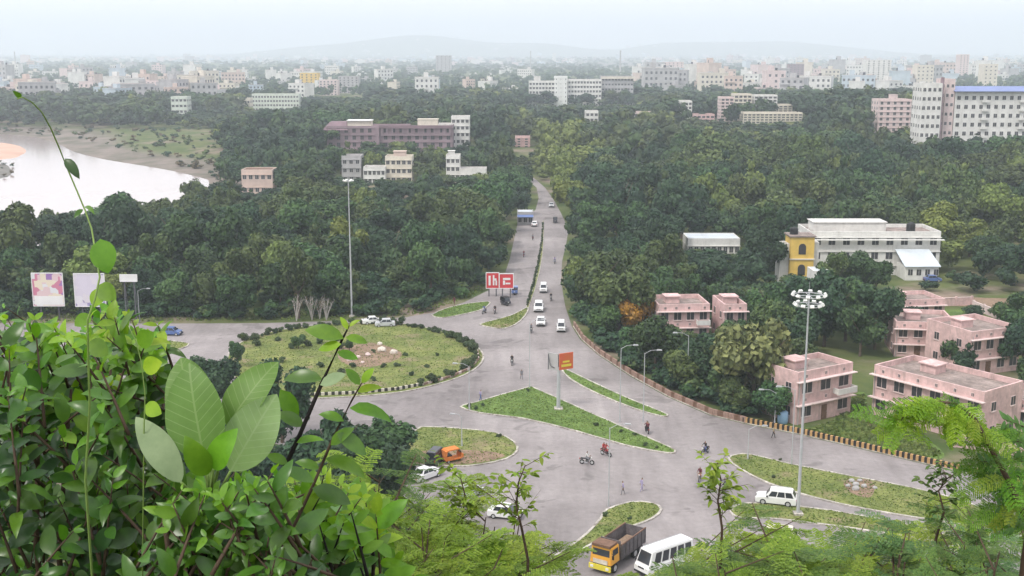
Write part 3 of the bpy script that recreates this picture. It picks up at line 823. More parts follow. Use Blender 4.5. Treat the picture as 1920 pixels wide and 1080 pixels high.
def apt_extra(root, w, h, d, fh):
    MB().add([(-1, -2, h + .1), (w + 1, -2, h + .1), (w + 1, d * .5, h + 2.0), (-1, d * .5, h + 2.0), (-1, -2, h + .3), (w + 1, -2, h + .3), (w + 1, d * .5, h + 2.2), (-1, d * .5, h + 2.2)],
             [(0, 3, 2, 1), (4, 5, 6, 7), (0, 1, 5, 4), (1, 2, 6, 5), (2, 3, 7, 6), (3, 0, 4, 7)]).build('sheet_roof', M['blueroof'], root)
    for i in (3, 8, 12):
        x = w * (i + 1) / 14
        for f in range(8):
            MB().box(x - 1.5, x + 1.5, -1.1, -.36, f * fh + fh * .02, f * fh + fh * .28).build('balcony', M['whitewall'], root)
frontal('apartment_block', 'white apartment block with a blue sheet-metal roof', 1792, 1990, 172, 520, 16, 8, 14, 'whitewall', 'apartments', extra=apt_extra, win=(1.5, 1.7), bands=False)
frontal('apartment_block', 'narrow white apartment tower beside the blue-roofed block', 1730, 1768, 156, 515, 12, 9, 4, 'whitewall', 'apartments', win=(1.2, 1.5), bands=False, extra=lambda r, w, h, d, f: MB().box(w + .01, w + .8, .5, 3, 0, h + 2.5).build('stair_shaft', M['mauvewall'], r))
frontal('apartment_block', 'pinkish white stair wing joining the apartment tower and the blue-roofed block', 1774, 1792, 148, 520, 12, 9, 2, 'pinkpale', 'apartments', win=(1.0, 1.3), bands=False)
frontal('apartment_block', 'dull pink apartment block half hidden by trees near the white apartment tower', 1648, 1710, 186, 610, 12, 7, 5, 'pinkpale', 'apartments', extra=lambda r, w, h, d, f: headroom(r, w * .4, w * .6, 2, 6, h - .8, 3, 'pinkpale'))
for px0, px1, yt, Y, fl, ba, wl_, lb in [(1352, 1376, 182, 720, 8, 3, 'pinkpale', 'narrow pinkish apartment tower at the edge of the wood'),
                                         (1377, 1410, 176, 740, 7, 4, 'cream', 'cream apartment block behind the narrow pinkish tower'),
                                         (1414, 1458, 178, 745, 7, 5, 'whitewall', 'white apartment block beside the cream apartment block at the edge of the wood'),
                                         (1460, 1486, 196, 735, 6, 3, 'cream', 'small cream block beside the long low cream building'),
                                         (1394, 1505, 211, 705, 4, 14, 'cream', 'long low cream building in front of the apartment blocks'),
                                         (1277, 1298, 189, 730, 6, 3, 'whitewall', 'narrow white building with brown side rising from the trees'),
                                         (1299, 1340, 214, 722, 3, 5, 'pink', 'low pink building beside the narrow white building'),
                                         (1098, 1122, 208, 760, 3, 3, 'whitewall', 'small white house in the trees below the hospital wings'),
                                         (1180, 1230, 210, 745, 3, 6, 'pinkpale', 'low pale pinkish house in the trees beyond the grey hospital wing'),
                                         (1010, 1030, 226, 700, 3, 3, 'whitewall', 'small pale house beyond the end of the avenue'),
                                         (562, 596, 137, 1500, 7, 4, 'yellowwall', 'tall yellow block in the town beyond the river'),
                                         (598, 632, 150, 1350, 6, 5, 'pinkpale', 'broad pinkish block beside the tall yellow block'),
                                         (634, 672, 143, 1420, 7, 5, 'greywall', 'grey apartment block beside the broad pinkish block near the tall yellow block'),
                                         (472, 560, 176, 1000, 4, 16, 'greenwall', 'long pale green terrace of flats above the river bank'),
                                         (396, 468, 184, 940, 3, 14, 'cream', 'long low cream terrace above the river bank'),
                                         (320, 350, 181, 880, 4, 4, 'greenwall', 'pale green block at the river edge'),
                                         (266, 322, 152, 1300, 6, 7, 'pinkpale', 'pinkish white apartment row across the river'),
                                         (817, 846, 104, 2600, 12, 4, 'greywall', 'tall grey tower block breaking the skyline'),
                                         (1312, 1344, 122, 1800, 10, 5, 'cream', 'tall cream tower block in the far town'),
                                         (1244, 1282, 116, 2100, 9, 5, 'pinkpale', 'pinkish tower block beside the tall cream tower block'),
                                         (1625, 1672, 112, 1700, 12, 5, 'whitewall', 'tall white tower block in the dense far town'),
                                         (1480, 1508, 120, 1900, 9, 4, 'mauvewall', 'mauve tower block in the dense far town'),
                                         (1800, 1818, 102, 2100, 12, 3, 'pinkpale', 'slim pinkish tower on the skyline behind the blue roof'),
                                         (1846, 1872, 120, 1500, 7, 3, 'cream', 'cream block just above the blue-roofed apartments'),
                                         (1720, 1752, 122, 1500, 7, 4, 'cream', 'cream block just above the narrow white apartment tower')]:
    frontal('town_block', lb, px0, px1, yt, Y, 12 if Y < 1200 else 18, fl, ba, wl_, 'building', win=(1.8, 1.6), bands=Y < 1000, sidewin=Y < 1000)

# --- far town: each block one mesh, wall colour per object
def town_variant(seed):
    rnd = random.Random(seed); b = MB()
    w, d, h = rnd.uniform(10, 22), rnd.uniform(9, 14), rnd.choice([6.5, 7, 9.5, 10, 12.5, 13])
    b.box(-w / 2, w / 2, 0, d, -2, h, 0)
    b.box(-w / 2 - .2, w / 2 + .2, -.2, d + .2, h, h + .6, 0)
    b.box(-w / 2 + .3, w / 2 - .3, .3, d - .3, h + .6, h + .62, 2)
    fl = int(h / 3.1); nb = max(3, int(w / 3))
    for f in range(fl):
        for i in range(nb):
            x = -w / 2 + w * (i + .5) / nb
            if rnd.random() < .9: b.box(x - .7, x + .7, -.06, 0, f * 3.1 + 1, f * 3.1 + 2.4, 1)
        if rnd.random() < .6: b.box(-w / 2, -w / 2 + w * rnd.uniform(.3, .9), -1.0, -.07, f * 3.1 + .05, f * 3.1 + .85, 0)
    x = rnd.uniform(-w / 3, w / 3 - 3); b.box(x, x + 3.2, d * .3, d * .3 + 3.5, h + .63, h + 3.2, 0)
    x = rnd.uniform(-w / 3, w / 3); b.tube([(x, d * .6, h + .63), (x, d * .6, h + 2.0)], .8, 8, 3)
    return b.mesh('town_building', [M['whitewall'], M['opening'], M['roofslab'], M['trimblack']])
TV = [town_variant(100 + i) for i in range(10)]
rnd = random.Random(7)
WALLS = dict(white='whitewall', cream='cream', pink='pinkpale', grey='greywall', blue='bluewall', peach='peach')
def scatter_town(n, x0, x1, y0, y1, place, sc=(.8, 1.5), bias=1.0):
    k = 0
    while k < n:
        px, py = rnd.uniform(x0, x1), y0 + (y1 - y0) * rnd.random() ** bias
        g = G(px, py)
        if inside(RIVER, g.x, g.y) or edge_dist(RIVER, g.x, g.y) < 25: continue
        c = rnd.choice(['white', 'white', 'white', 'cream', 'pink', 'grey', 'grey', 'blue', 'peach'])
        s = rnd.uniform(*sc)
        o = link('town_building', rnd.choice(TV), None, (g.x, g.y, tz(g.x, g.y)), rnd.uniform(-.5, .5) + rnd.choice([0, 0, math.pi / 2]), (s, s, s * rnd.uniform(.9, 1.3)), M[WALLS[c]])
        tag(o, '%s flat-roofed building %s' % ({'pink': 'pale pink', 'blue': 'pale blue', 'grey': 'grey', 'white': 'white', 'cream': 'cream', 'peach': 'peach'}[c], place), 'building', '%s buildings %s' % (c, place))
        k += 1
scatter_town(84, 0, 480, 122, 206, 'in the riverside town across the river', (1.0, 1.7), .8)
scatter_town(52, 480, 985, 116, 192, 'between the riverside town and the hospital wings', (.9, 1.5))
scatter_town(130, 1195, 1920, 106, 165, 'in the dense town behind the apartment blocks', (1.1, 2.1))
scatter_town(34, 1190, 1720, 165, 192, 'on the near edge of the dense town above the wood', (1.3, 1.9))
# the farthest roofs run together into one mass
b = MB(); r2 = random.Random(11)
for i in range(650):
    px, py = r2.uniform(-60, 1980), 101.5 + 20 * r2.random() ** 1.6
    g = G(px, py); w = r2.uniform(14, 40); h = r2.uniform(8, 16) * (1 + (r2.random() < .12) * 1.2); d = r2.uniform(10, 20); z = tz(g.x, g.y)
    b.box(g.x - w / 2, g.x + w / 2, g.y, g.y + d, z - 1, z + h, r2.randrange(4)); b.box(g.x - w / 4, g.x, g.y + 2, g.y + 6, z + h + .01, z + h + 3, r2.randrange(4))
o = b.build('distant_town', [M['whitewall'], M['pinkpale'], M['greywall'], M['bluewall']]); tag(o, 'hazy mass of far roofs along the horizon', 'distant town', kind='stuff')
# chimneys and masts on the skyline
for px, yb, yt, Y, r_, lb in ((1163, 119, 95, 2600, 2.2, 'tall grey chimney on the skyline'), (995, 120, 96, 2900, 1.2, 'thin pale mast on the skyline above the hospital wings'), (28, 110, 97, 3200, 2.0, 'faint chimney on the skyline across the river')):
    a, c = P(px, yb, Y), P(px, yt, Y)
    root = empty('chimney', (a.x, Y, tz(a.x, Y)), 0, lb, 'chimney'); hh = c.z - root.location.z
    MB().tube([(0, 0, -1), (0, 0, hh * .6), (0, 0, hh)], [r_, r_ * .8, r_ * .65], 10).build('shaft', M['greywall'], root)
    MB().tube([(0, 0, hh * .93), (0, 0, hh + .5)], r_ * .85, 10).build('rim', M['greywall'], root)

# ------------------------------------------------------------------ trees
def crown_arrays(seed, nl, nleaf, size, flat=.8, core=True, spread=1.0):
    """leaf clumps over the surface of many uneven lobes; unit crown of radius about 1, base near z=0"""
    rs = np.random.RandomState(seed)
    C = []
    while len(C) < nl:
        p = rs.uniform(-1, 1, 3)
        if np.linalg.norm(p) < 1 and (len(C) < 2 or min(np.linalg.norm(p - q) for q in C) > .22): C.append(p)
    C = np.array(C) * np.array([.72 * spread, .72 * spread, .62 * flat])
    rad = rs.uniform(.24, .46, nl)
    C[:, 2] -= C[:, 2].min() - .35
    li = rs.choice(nl, nleaf * 3, p=rad ** 2 / (rad ** 2).sum())
    D = rs.normal(size=(nleaf * 3, 3)); D /= np.linalg.norm(D, axis=1)[:, None]
    Pn = C[li] + D * (rad[li] * rs.uniform(.78, 1.12, nleaf * 3))[:, None]
    dd = np.linalg.norm(Pn[:, None, :] - C[None], axis=2) / rad[None]
    dd[np.arange(len(li)), li] = 9
    keep = (dd.min(1) > .85)
    low = (D[:, 2] < -.35) & (rs.rand(len(li)) < .6)
    keep &= ~low
    Pn, D = Pn[keep][:nleaf], D[keep][:nleaf]
    n = len(Pn)
    N = D + rs.normal(size=(n, 3)) * .55 + np.array([0, 0, .25]); N /= np.linalg.norm(N, axis=1)[:, None]
    T = np.cross(N, rs.normal(size=(n, 3))); T /= np.linalg.norm(T, axis=1)[:, None] + 1e-9
    B = np.cross(N, T)
    a = size * rs.uniform(.6, 1.4, n)[:, None]; c = size * rs.uniform(.4, .9, n)[:, None]
    V = np.stack([Pn - T * a, Pn - B * c + N * a * .2, Pn + T * a, Pn + B * c - N * a * .15], 1).reshape(-1, 3)
    Q = np.arange(4 * n).reshape(-1, 4)
    tv, tf = [], []
    if core:  # solid hulls added inside the lobes to block light through the crown
        iv, jf = ICO[1]; iv = np.array(iv)
        for k in range(nl):
            tf += [tuple(i + 4 * n + len(tv) for i in f) for f in jf]
            tv += list(C[k] + iv * rad[k] * .80)
        V = np.concatenate([V, np.array(tv)])
    return V, Q, np.array(tf, int) if tf else None
def trunk_mb(seed, h, r, crown_r, material, limbs=4):
    rnd = random.Random(seed); b = MB()
    lean = (rnd.uniform(-.06, .06) * h, rnd.uniform(-.06, .06) * h)
    top = (lean[0], lean[1], h)
    b.tube([(0, 0, -.6), (lean[0] * .3, lean[1] * .3, h * .35), (lean[0] * .7, lean[1] * .7, h * .7), top], [r * 1.3, r, r * .85, r * .65], 7)
    for i in range(limbs):
        t = 2 * math.pi * (i + rnd.uniform(-.3, .3)) / limbs; L = crown_r * rnd.uniform(.45, .7)
        s = (lean[0] * .8, lean[1] * .8, h * rnd.uniform(.72, .95))
        b.tube([s, (s[0] + math.cos(t) * L * .5, s[1] + math.sin(t) * L * .5, s[2] + L * .45), (s[0] + math.cos(t) * L, s[1] + math.sin(t) * L, s[2] + L * 1.1)], [r * .55, r * .38, r * .15], 5)
    return b.mesh('trunk', material)
# unit trees: crown radius 1 scaled to 5 m, trunk 3.2 m clear height
CR, TH = 5.0, 3.0
CROWNS, TRUNKS = [], []
for i in range(7):
    V, Q, T = crown_arrays(40 + i, [9, 11, 13, 10, 12, 8, 14][i], 2100, .072, [.8, .95, .75, 1.1, .85, 1.25, .7][i])
    CROWNS.append(np_mesh('crown', V * CR + np.array([0, 0, TH - .9]), Q, T, M['fol_mid']))
    TRUNKS.append(trunk_mb(60 + i, TH + 1.6, .24, CR, M['bark'], 5))
TREE_N = 0
def tree(loc, s, sz, variant, material, rz, label, group=None, name='tree', scale3=None):
    root = empty(name, loc, rz, label, 'tree', group, scale3 or (s, s, sz))
    link('trunk', TRUNKS[variant], root)
    link('crown', CROWNS[variant], root, mat=M[material])
    return root

VIS = np.array([(968, 396), (1006, 390), (1010, 366), (990, 341), (1002, 338), (1018, 354), (1034, 378), (1060, 430), (1044, 480), (1040, 520), (1054, 565), (1073, 612), (1090, 634), (1130, 666), (1200, 710), (1260, 742), (1340, 776), (1440, 800), (1600, 835), (1920, 905), (1990, 1080), (800, 1080), (600, 800), (280, 690), (-400, 690), (-400, 606), (280, 606), (660, 602), (790, 594), (890, 560), (946, 526), (960, 480), (968, 430)], float)
# picture rectangles with the distance of what is seen there: no nearer tree may cover it
CLEAR = [(1236, 572, 1328, 628, 203), (1356, 572, 1380, 598, 205), (1496, 672, 1596, 785, 158), (1636, 672, 1840, 800, 155), (1676, 602, 1790, 655, 188), (1790, 600, 1908, 690, 180),
         (1668, 556, 1772, 590, 212), (1776, 560, 1905, 600, 212), (1478, 448, 1524, 515, 258), (1520, 420, 1672, 446, 262), (1672, 432, 1766, 518, 256), (1296, 444, 1388, 456, 287), (1640, 520, 1905, 560, 240),
         (612, 226, 850, 257, 560), (846, 218, 882, 262, 575), (680, 290, 776, 330, 450), (640, 292, 676, 328, 456), (836, 288, 912, 318, 458), (452, 318, 510, 344, 425), (968, 254, 994, 284, 590),
         (992, 140, 1188, 194, 1070), (1730, 150, 1800, 240, 515), (1800, 160, 1960, 232, 520), (1650, 186, 1710, 226, 610), (1352, 172, 1505, 226, 700), (1277, 190, 1342, 220, 720), (1098, 206, 1124, 220, 760),
         (560, 136, 680, 180, 1300), (470, 172, 562, 200, 1000), (320, 180, 470, 205, 880), (970, 396, 1002, 416, 352), (58, 510, 200, 600, 216), (0, 236, 395, 320, 800),
         (1510, 785, 1770, 850, 150), (1596, 740, 1634, 790, 160), (1138, 545, 1228, 604, 201)]
rnd = random.Random(21)
cand = []
cell = {}
def free(x, y, s):
    k = 26.0
    i, j = int(x // k), int(y // k)
    for a in (-1, 0, 1):
        for c in (-1, 0, 1):
            for (qx, qy, qs) in cell.get((i + a, j + c), ()):
                if (qx - x) ** 2 + (qy - y) ** 2 < ((s + qs) * .5) ** 2: return False
    cell.setdefault((i, j), []).append((x, y, s)); return True
def covered(x, y, z, r, h):
    u, vb = proj((x, y, z + 2)); _, vt = proj((x, y, z + h)); pr = F * r / y
    pts = np.array([(u, vb), (u, vt), (u - pr * .9, (vb + vt) / 2), (u + pr * .9, (vb + vt) / 2), (u, (vb + vt) / 2), (u - pr * .6, vt * .8 + vb * .2), (u + pr * .6, vt * .8 + vb * .2), (u - pr * .7, vb), (u + pr * .7, vb)])
    if y < 420 and inside(VIS, pts[:, 0], pts[:, 1]).any(): return 1
    for x0, y0, x1, y1, Y in CLEAR:
        if y < Y + 2 and u + pr * .85 > x0 and u - pr * .85 < x1 and vt < y1 - 2 and vb > y0: return 2
    return 0
FOOT = []       # building footprints
for o in bpy.data.objects:
    if o.get('category') in ('house', 'building', 'school', 'tower', 'apartments', 'shed', 'hut', 'shop') and o.type == 'EMPTY':
        for ch in o.children:
            if ch.name.split('.')[0] in ('wall', 'porch_wall'):
                xs_ = [v.co.x for v in ch.data.vertices]; ys_ = [v.co.y for v in ch.data.vertices]
                ca, sa = math.cos(o.rotation_euler.z), math.sin(o.rotation_euler.z)
                FOOT.append((np.array([(o.location.x + a * ca - b_ * sa, o.location.y + a * sa + b_ * ca) for a, b_ in ((min(xs_), min(ys_)), (max(xs_), min(ys_)), (max(xs_), max(ys_)), (min(xs_), max(ys_)))])))
BANK = np.array([(-50, 214), (200, 220), (330, 236), (408, 262), (425, 300), (420, 335), (-50, 330)], float)
TREES = []
NC = 60000
rsn = np.random.RandomState(21)
cY = 190 + (1150 - 190) * rsn.rand(NC) ** .75
cX = rsn.uniform(-.52, .52, NC) * (cY + 15)
cK = rsn.choice([.75, .9, 1.0, 1.15, 1.4, 1.6], NC) * rsn.uniform(.93, 1.07, NC)
cS = cK * (1 + (cY - 190) * .00045) * (6.6 + (cY - 190) * .0075) / 7.6
cf = cY * CP + CAM_H * SP
cU = 960 + F * cX / cf; cV = 540 - F * (cY * SP - CAM_H * CP) / cf
ok = ~inside(ROAD, cX, cY) & (edge_dist(ROAD, cX, cY) > np.where(cY > 270, 1.8, 3.0) * cS) & ~inside(RIVER, cX, cY) & (edge_dist(RIVER, cX, cY) > 6)
ok &= ~(inside(BANK, cU, cV) & (rsn.rand(NC) < .86))
for f in FOOT: ok &= ~inside(f, cX, cY) & (edge_dist(f, cX, cY) > np.minimum(3.0, CR * cS * .6))
cZ = terrain(cX, cY)
for i in np.nonzero(ok)[0]:
    X, Y, s, u, v, z = (float(q[i]) for q in (cX, cY, cS, cU, cV, cZ))
    sp = (6.6 + (Y - 190) * .0075) * float(cK[i]) * .95
    sz = min(s, 1.3) * rnd.uniform(.85, 1.3)
    if u > 1250 and 330 < Y < 620: sz *= 1.2
    c_ = covered(X, Y, z, CR * s, (TH + 1.75 * CR) * sz)
    if c_ == 2:                       # a low tree where a tall one would hide a building that the photograph shows
        s *= .62; sz = s * .55; sp *= .62
        c_ = covered(X, Y, z, CR * s, (TH + 1.75 * CR) * sz)
    if c_ or not free(X, Y, sp): continue
    TREES.append((X, Y, z, s, sz, u, v))
# strip between the boundary wall and the pink houses, nearer than 190 m
cu, cv = rsn.uniform(1075, 1500, 5000), rsn.uniform(600, 800, 5000)
cg = np.array([tuple(G(a, c)[:2]) for a, c in zip(cu, cv)])
ok = (cg[:, 1] < 196) & ~inside(ROAD, cg[:, 0], cg[:, 1]) & (edge_dist(ROAD, cg[:, 0], cg[:, 1]) > 3.5)
for f in FOOT: ok &= ~inside(f, cg[:, 0], cg[:, 1]) & (edge_dist(f, cg[:, 0], cg[:, 1]) > 3)
for i in np.nonzero(ok)[0]:
    X, Y = map(float, cg[i]); s = rnd.uniform(.7, 1.1); sz = s * rnd.uniform(.85, 1.2)
    if covered(X, Y, 0, CR * s, (TH + 1.4 * CR) * sz) or not free(X, Y, 6.2): continue
    TREES.append((X, Y, 0, s, sz, float(cu[i]), float(cv[i])))
# trees among and behind the pink houses
for u, v, s in ((1640, 655, 1.0), (1612, 668, .9), (1585, 640, 1.1), (1545, 650, 1.2), (1520, 620, 1.1), (1750, 662, .45), (1782, 690, .55), (1915, 700, .9), (1925, 660, .9), (1650, 620, .8), (1905, 640, .8), (1930, 760, .7), (1805, 712, .5), (1720, 700, .0)):
    if s: TREES.append((*G(u, v), s, s * 1.05, u, v))
TREES.sort(key=lambda t: t[1] / (t[3] * 1.0))
def hidden(i):      # is the top of this crown behind nearer trees? (rough, only used to spend individuals on what shows)
    return False
KIND = ['fol_mid', 'fol_dark', 'fol_olive', 'fol_mid', 'fol_dark', 'fol_mid', 'fol_olive', 'fol_lime']
DESC = dict(fol_mid='mid-green', fol_dark='dark green', fol_olive='olive green', fol_lime='lime green', fol_brown='brownish', fol_ochre='ochre')
def pick(X, Y, u):
    q = mnoise.noise(Vector((X * .02, Y * .02, 3.7))) + rnd.uniform(-.35, .35)
    if 1000 < u < 1090 and 330 < Y < 620: return 'fol_lime'
    if 1130 < u < 1230 and 300 < Y < 330 and rnd.random() < .6: return 'fol_brown'
    if q < -.12: return 'fol_dark'
    if q > .40: return 'fol_lime' if rnd.random() < .35 else 'fol_olive'
    if q > .22: return 'fol_olive'
    return 'fol_mid'
IND = TREES[:300]
for (X, Y, z, s, sz, u, v) in IND:
    k = pick(X, Y, u)
    dr = float(edge_dist(ROAD, X, Y))
    if u < 1000:
        place = 'on the near bank of the river' if float(edge_dist(RIVER, X, Y)) < 28 else ('behind the poster billboards' if u < 290 and Y < 232 else (('along the road behind the round island' if Y < 228 else 'lining the straight road above the red billboards') if dr < 9 else ('close behind the roadside trees of the river wood' if dr < 30 else 'deep in the wood between the river and the straight road')))
    elif u > 1480 and Y < 215: place = 'among the pink houses'
    elif (X - 90) ** 2 + (Y - 262) ** 2 < 40 ** 2: place = 'round the white school'
    elif dr < 9: place = 'lining the straight road opposite the red billboards' if Y > 215 else 'just behind the brown low boundary wall'
    elif Y < 235: place = 'between the boundary wall and the pink houses'
    else: place = 'in the wood beyond the pink houses'
    tree((X, Y, z), s, sz, rnd.randrange(7), k, rnd.uniform(0, 6.28), '%s round-crowned tree %s' % (DESC[k], place), '%s trees %s' % (DESC[k], place))
# special trees that can be told apart
def special(px, py, s, sz, var, m_, label, sx=None, sink=0.0):
    g = G(px, py, -sink) if sink else G(px, py); tree(tuple(g), s, sz, var, m_, rnd.uniform(0, 6.28), label, scale3=(sx or s, s, sz))
special(1180, 634, .95, 1.0, 2, 'fol_ochre', 'ochre flowering tree beside the lone pink house')
special(1600, 545, .85, .85, 1, 'fol_mid', 'bushy tree in front of the middle of the white school')
special(1562, 552, .75, .85, 3, 'fol_olive', 'olive tree in front of the white school beside the yellow tower')
special(1642, 548, .75, .8, 4, 'fol_mid', 'bushy tree in front of the white school beside its sloping porch')
special(1410, 786, 1.35, 1.6, 4, 'fol_speckle', 'large pale speckled tree beside the pink house with white balcony', sink=1.6)
special(1376, 778, .55, .6, 2, 'fol_olive', 'low olive tree under the large pale speckled tree by the wall')
special(1448, 792, .6, .6, 6, 'fol_mid', 'low green tree between the speckled tree and the blue drum')
special(1228, 704, .95, .95, 1, 'fol_mid', 'dense dark rounded tree in front of the lone pink house')
special(1452, 668, .95, 1.05, 6, 'fol_olive', 'olive tree hiding most of the half-hidden pink house')
special(1130, 640, .75, .8, 0, 'fol_mid', 'low tree at the corner of the boundary wall')
special(1310, 735, .8, .75, 3, 'fol_dark', 'dark low tree under the large pale speckled tree')
special(722, 884, .85, .72, 0, 'fol_mid', 'dark bushy tree leaning over the bare earth island')
special(680, 905, .95, .82, 4, 'fol_mid', 'dark bushy tree over the parked white car')
special(530, 830, .9, 1.1, 5, 'fol_dark', 'dark tree behind the black twig')
special(400, 770, .8, .8, 1, 'fol_dark', 'dark tree behind the large-leaved plant')
special(445, 690, .33, .42, 3, 'fol_mid', 'small bushy tree on the rim of the round island')
special(655, 660, .2, .26, 2, 'fol_mid', 'small shrubby tree near the middle of the round island')
special(560, 655, .28, .26, 1, 'fol_mid', 'low dark bush tree on the round island')
for u, v in ((150, 800), (250, 830), (60, 770), (330, 850), (620, 930), (480, 900), (20, 840), (-60, 800), (100, 860), (200, 900), (400, 930), (540, 960), (300, 960), (90, 930), (690, 1000), (-100, 900), (440, 1000), (580, 1030)):
    g = G(u, v); s = rnd.uniform(.8, 1.1)
    tree(tuple(g), s, s, rnd.randrange(7), 'fol_dark', rnd.uniform(0, 6), 'dark green tree at the foot of the hill below the leafy bushes', 'trees at the foot of the hill')
# the rest of the woods, past the 300 largest
def mass(name, items, nl, nleaf, size, nvar, seed, label, cat, mats):
    VV = [crown_arrays(seed + i, nl, nleaf, size, [.8, 1.0, 1.2, .9][i % 4]) for i in range(nvar)]
    outV, outQ, outT, mq, mt = [], [], [], [], []
    off = 0
    for (X, Y, z, s, sz, mi) in items:
        V, Q, T = VV[rnd.randrange(nvar)]
        t = rnd.uniform(0, 6.28); c, sn = math.cos(t), math.sin(t)
        W = np.empty_like(V)
        W[:, 0] = (V[:, 0] * c - V[:, 1] * sn) * CR * s + X
        W[:, 1] = (V[:, 0] * sn + V[:, 1] * c) * CR * s + Y
        W[:, 2] = (V[:, 2] * CR + TH - 1.2) * sz + z
        outV.append(W); outQ.append(Q + off); outT.append(T + off); off += len(V)
        mq.append(np.full(len(Q), mi)); mt.append(np.full(len(T), mi))
    me = np_mesh(name, np.concatenate(outV), np.concatenate(outQ), np.concatenate(outT), [M[k] for k in mats], np.concatenate(mq + mt))
    o = link(name, me); tag(o, label, cat, kind='stuff'); return o
MM = ['fol_mid', 'fol_dark', 'fol_olive', 'fol_lime', 'fol_brown']
rest = [(X, Y, z, s, sz, MM.index(pick(X, Y, u))) for (X, Y, z, s, sz, u, v) in TREES[300:]]
nearrest = [t for t in rest if t[1] < 480]; farrest = [t for t in rest if t[1] >= 480]
mass('wood', nearrest, 9, 420, .105, 5, 300, 'dense wood stretching back on both sides of the straight road', 'wood', MM)
mass('far_wood', farrest, 7, 130, .17, 5, 320, 'hazy far wood in front of the town', 'wood', MM)
under = []
cu, cv = rsn.uniform(-60, 1500, 2600), rsn.uniform(470, 780, 2600)
for a_, c_ in zip(cu, cv):
    g = G(a_, c_)
    if a_ > 1000 and c_ > 560 and a_ < 1075: continue
    if inside(ROAD, g.x, g.y) or edge_dist(ROAD, g.x, g.y) < 2.2 or any(inside(f, g.x, g.y) or edge_dist(f, g.x, g.y) < 1.5 for f in FOOT if abs(f[0][1] - g.y) < 40): continue
    if a_ < 1000 and c_ > 600: continue
    s = rnd.uniform(.35, .6)
    if covered(g.x, g.y, 0, CR * s, (TH + 1.4 * CR) * s * .5): continue
    under.append((g.x, g.y, -TH * s * .3, s, s * .75, rnd.choice([0, 1, 1, 2])))
for i in range(420):
    g = G(rnd.uniform(-300, 800), rnd.uniform(800, 1120)); s = rnd.uniform(.2, .45)
    if g.y > 84 and not inside(ROAD, g.x, g.y) and float(edge_dist(ROAD, g.x, g.y)) > 2: under.append((g.x, g.y, -TH * s * .3 + tz(g.x, g.y), s, s * .75, rnd.choice([0, 1, 2])))
mass('understorey', under, 6, 150, .15, 4, 380, 'dark understorey bushes filling the edge of the woods', 'bushes', MM)
print('TREES', len(TREES), len(nearrest), len(farrest))
# trees between the far buildings
items = []
cu, cv = rsn.uniform(-60, 1980, 9000), 100.6 + 118 * rsn.rand(9000) ** 1.25
cg = np.array([tuple(G(a, c)[:2]) for a, c in zip(cu, cv)])
ok = (cg[:, 1] > 1000) & ~inside(RIVER, cg[:, 0], cg[:, 1]) & (edge_dist(RIVER, cg[:, 0], cg[:, 1]) > 15) & ~((cu < 420) & (cv > 196) & (rsn.rand(9000) < .7))
cz = terrain(cg[:, 0], cg[:, 1])
for i in np.nonzero(ok)[0]:
    X, Y = map(float, cg[i])
    s = rnd.uniform(.9, 1.7) * (1 + (Y > 2500) * .6); h = (TH + 1.45 * CR) * s
    if covered(X, Y, 0, CR * s, h): continue
    items.append((X, Y, float(cz[i]), s * (1.3 if Y > 1800 else 1), min(s, 1.15) * rnd.uniform(.7, 1.25), rnd.choice([0, 0, 1, 1, 2])))
mass('town_trees', items, 4, 22, .30, 5, 340, 'hazy trees scattered between the roofs of the far town', 'trees', MM)
# scrub on the river banks
b_items = []
for i in range(500):
    u, v = rnd.uniform(-30, 430), rnd.uniform(205, 330); g = G(u, v)
    if inside(RIVER, g.x, g.y): continue
    s = rnd.uniform(.12, .4); b_items.append((g.x, g.y, tz(g.x, g.y) - TH * s * .6, s * 1.6, s, rnd.choice([1, 2, 4])))
mass('bank_scrub', b_items, 5, 40, .25, 3, 360, 'low scrub on the brown river banks', 'scrub', MM)
mass('mud_scrub', [(*G(rnd.uniform(-60, 24), rnd.uniform(306, 334), -2.4)[:2], -1.7 - .5, rnd.uniform(.15, .3), .16, rnd.choice([1, 4])) for i in range(40)], 5, 40, .25, 2, 365, 'dark scrub on the mud bank', 'scrub', MM)

# --- hedge and shrubs on the islands
def shrub_variant(seed, n=420, flat=.9):
    V, Q, T = crown_arrays(seed, 7, n, .11, flat)
    return np_mesh('foliage', V * .9 - np.array([0, 0, .12]), Q, T, M['hedge'])
SHR = [shrub_variant(500 + i) for i in range(4)]
STEM = MB()
for i in range(5):
    t = i * 1.256; STEM.tube([(0, 0, -.1), (math.cos(t) * .25, math.sin(t) * .25, .5)], [.035, .015], 4)
STEM = STEM.mesh('stem', M['bark'])
def shrub(loc, s, sz, label, group=None, m_='hedge', name='shrub'):
    root = empty(name, loc, rnd.uniform(0, 6.28), label, 'shrub', group, (s, s, sz))
    link('foliage', rnd.choice(SHR), root, mat=M[m_]); link('stem', STEM, root)
    return root
inner = ring_offset([tuple(p) for p in ISL['round']], 1.4)
acc = 0; k = 0
for i in range(len(inner)):
    a, c = np.array(inner[i]), np.array(inner[(i + 1) % len(inner)]); L = np.linalg.norm(c - a)
    while acc < L:
        p = a + (c - a) * acc / L; u, v = proj((p[0], p[1], 0))
        if v < 640 or u > 780:
            s = rnd.uniform(.5, 1.35); big = rnd.uniform(.9, 1.5) if (v < 640 and u > 690) else 1.0
            shrub((p[0], p[1], .12), s, s * big, 'clipped hedge shrub round the rim of the big round island', 'hedge of the round island', name='hedge_shrub')
        acc += rnd.uniform(1.0, 2.2); k += 1
    acc -= L
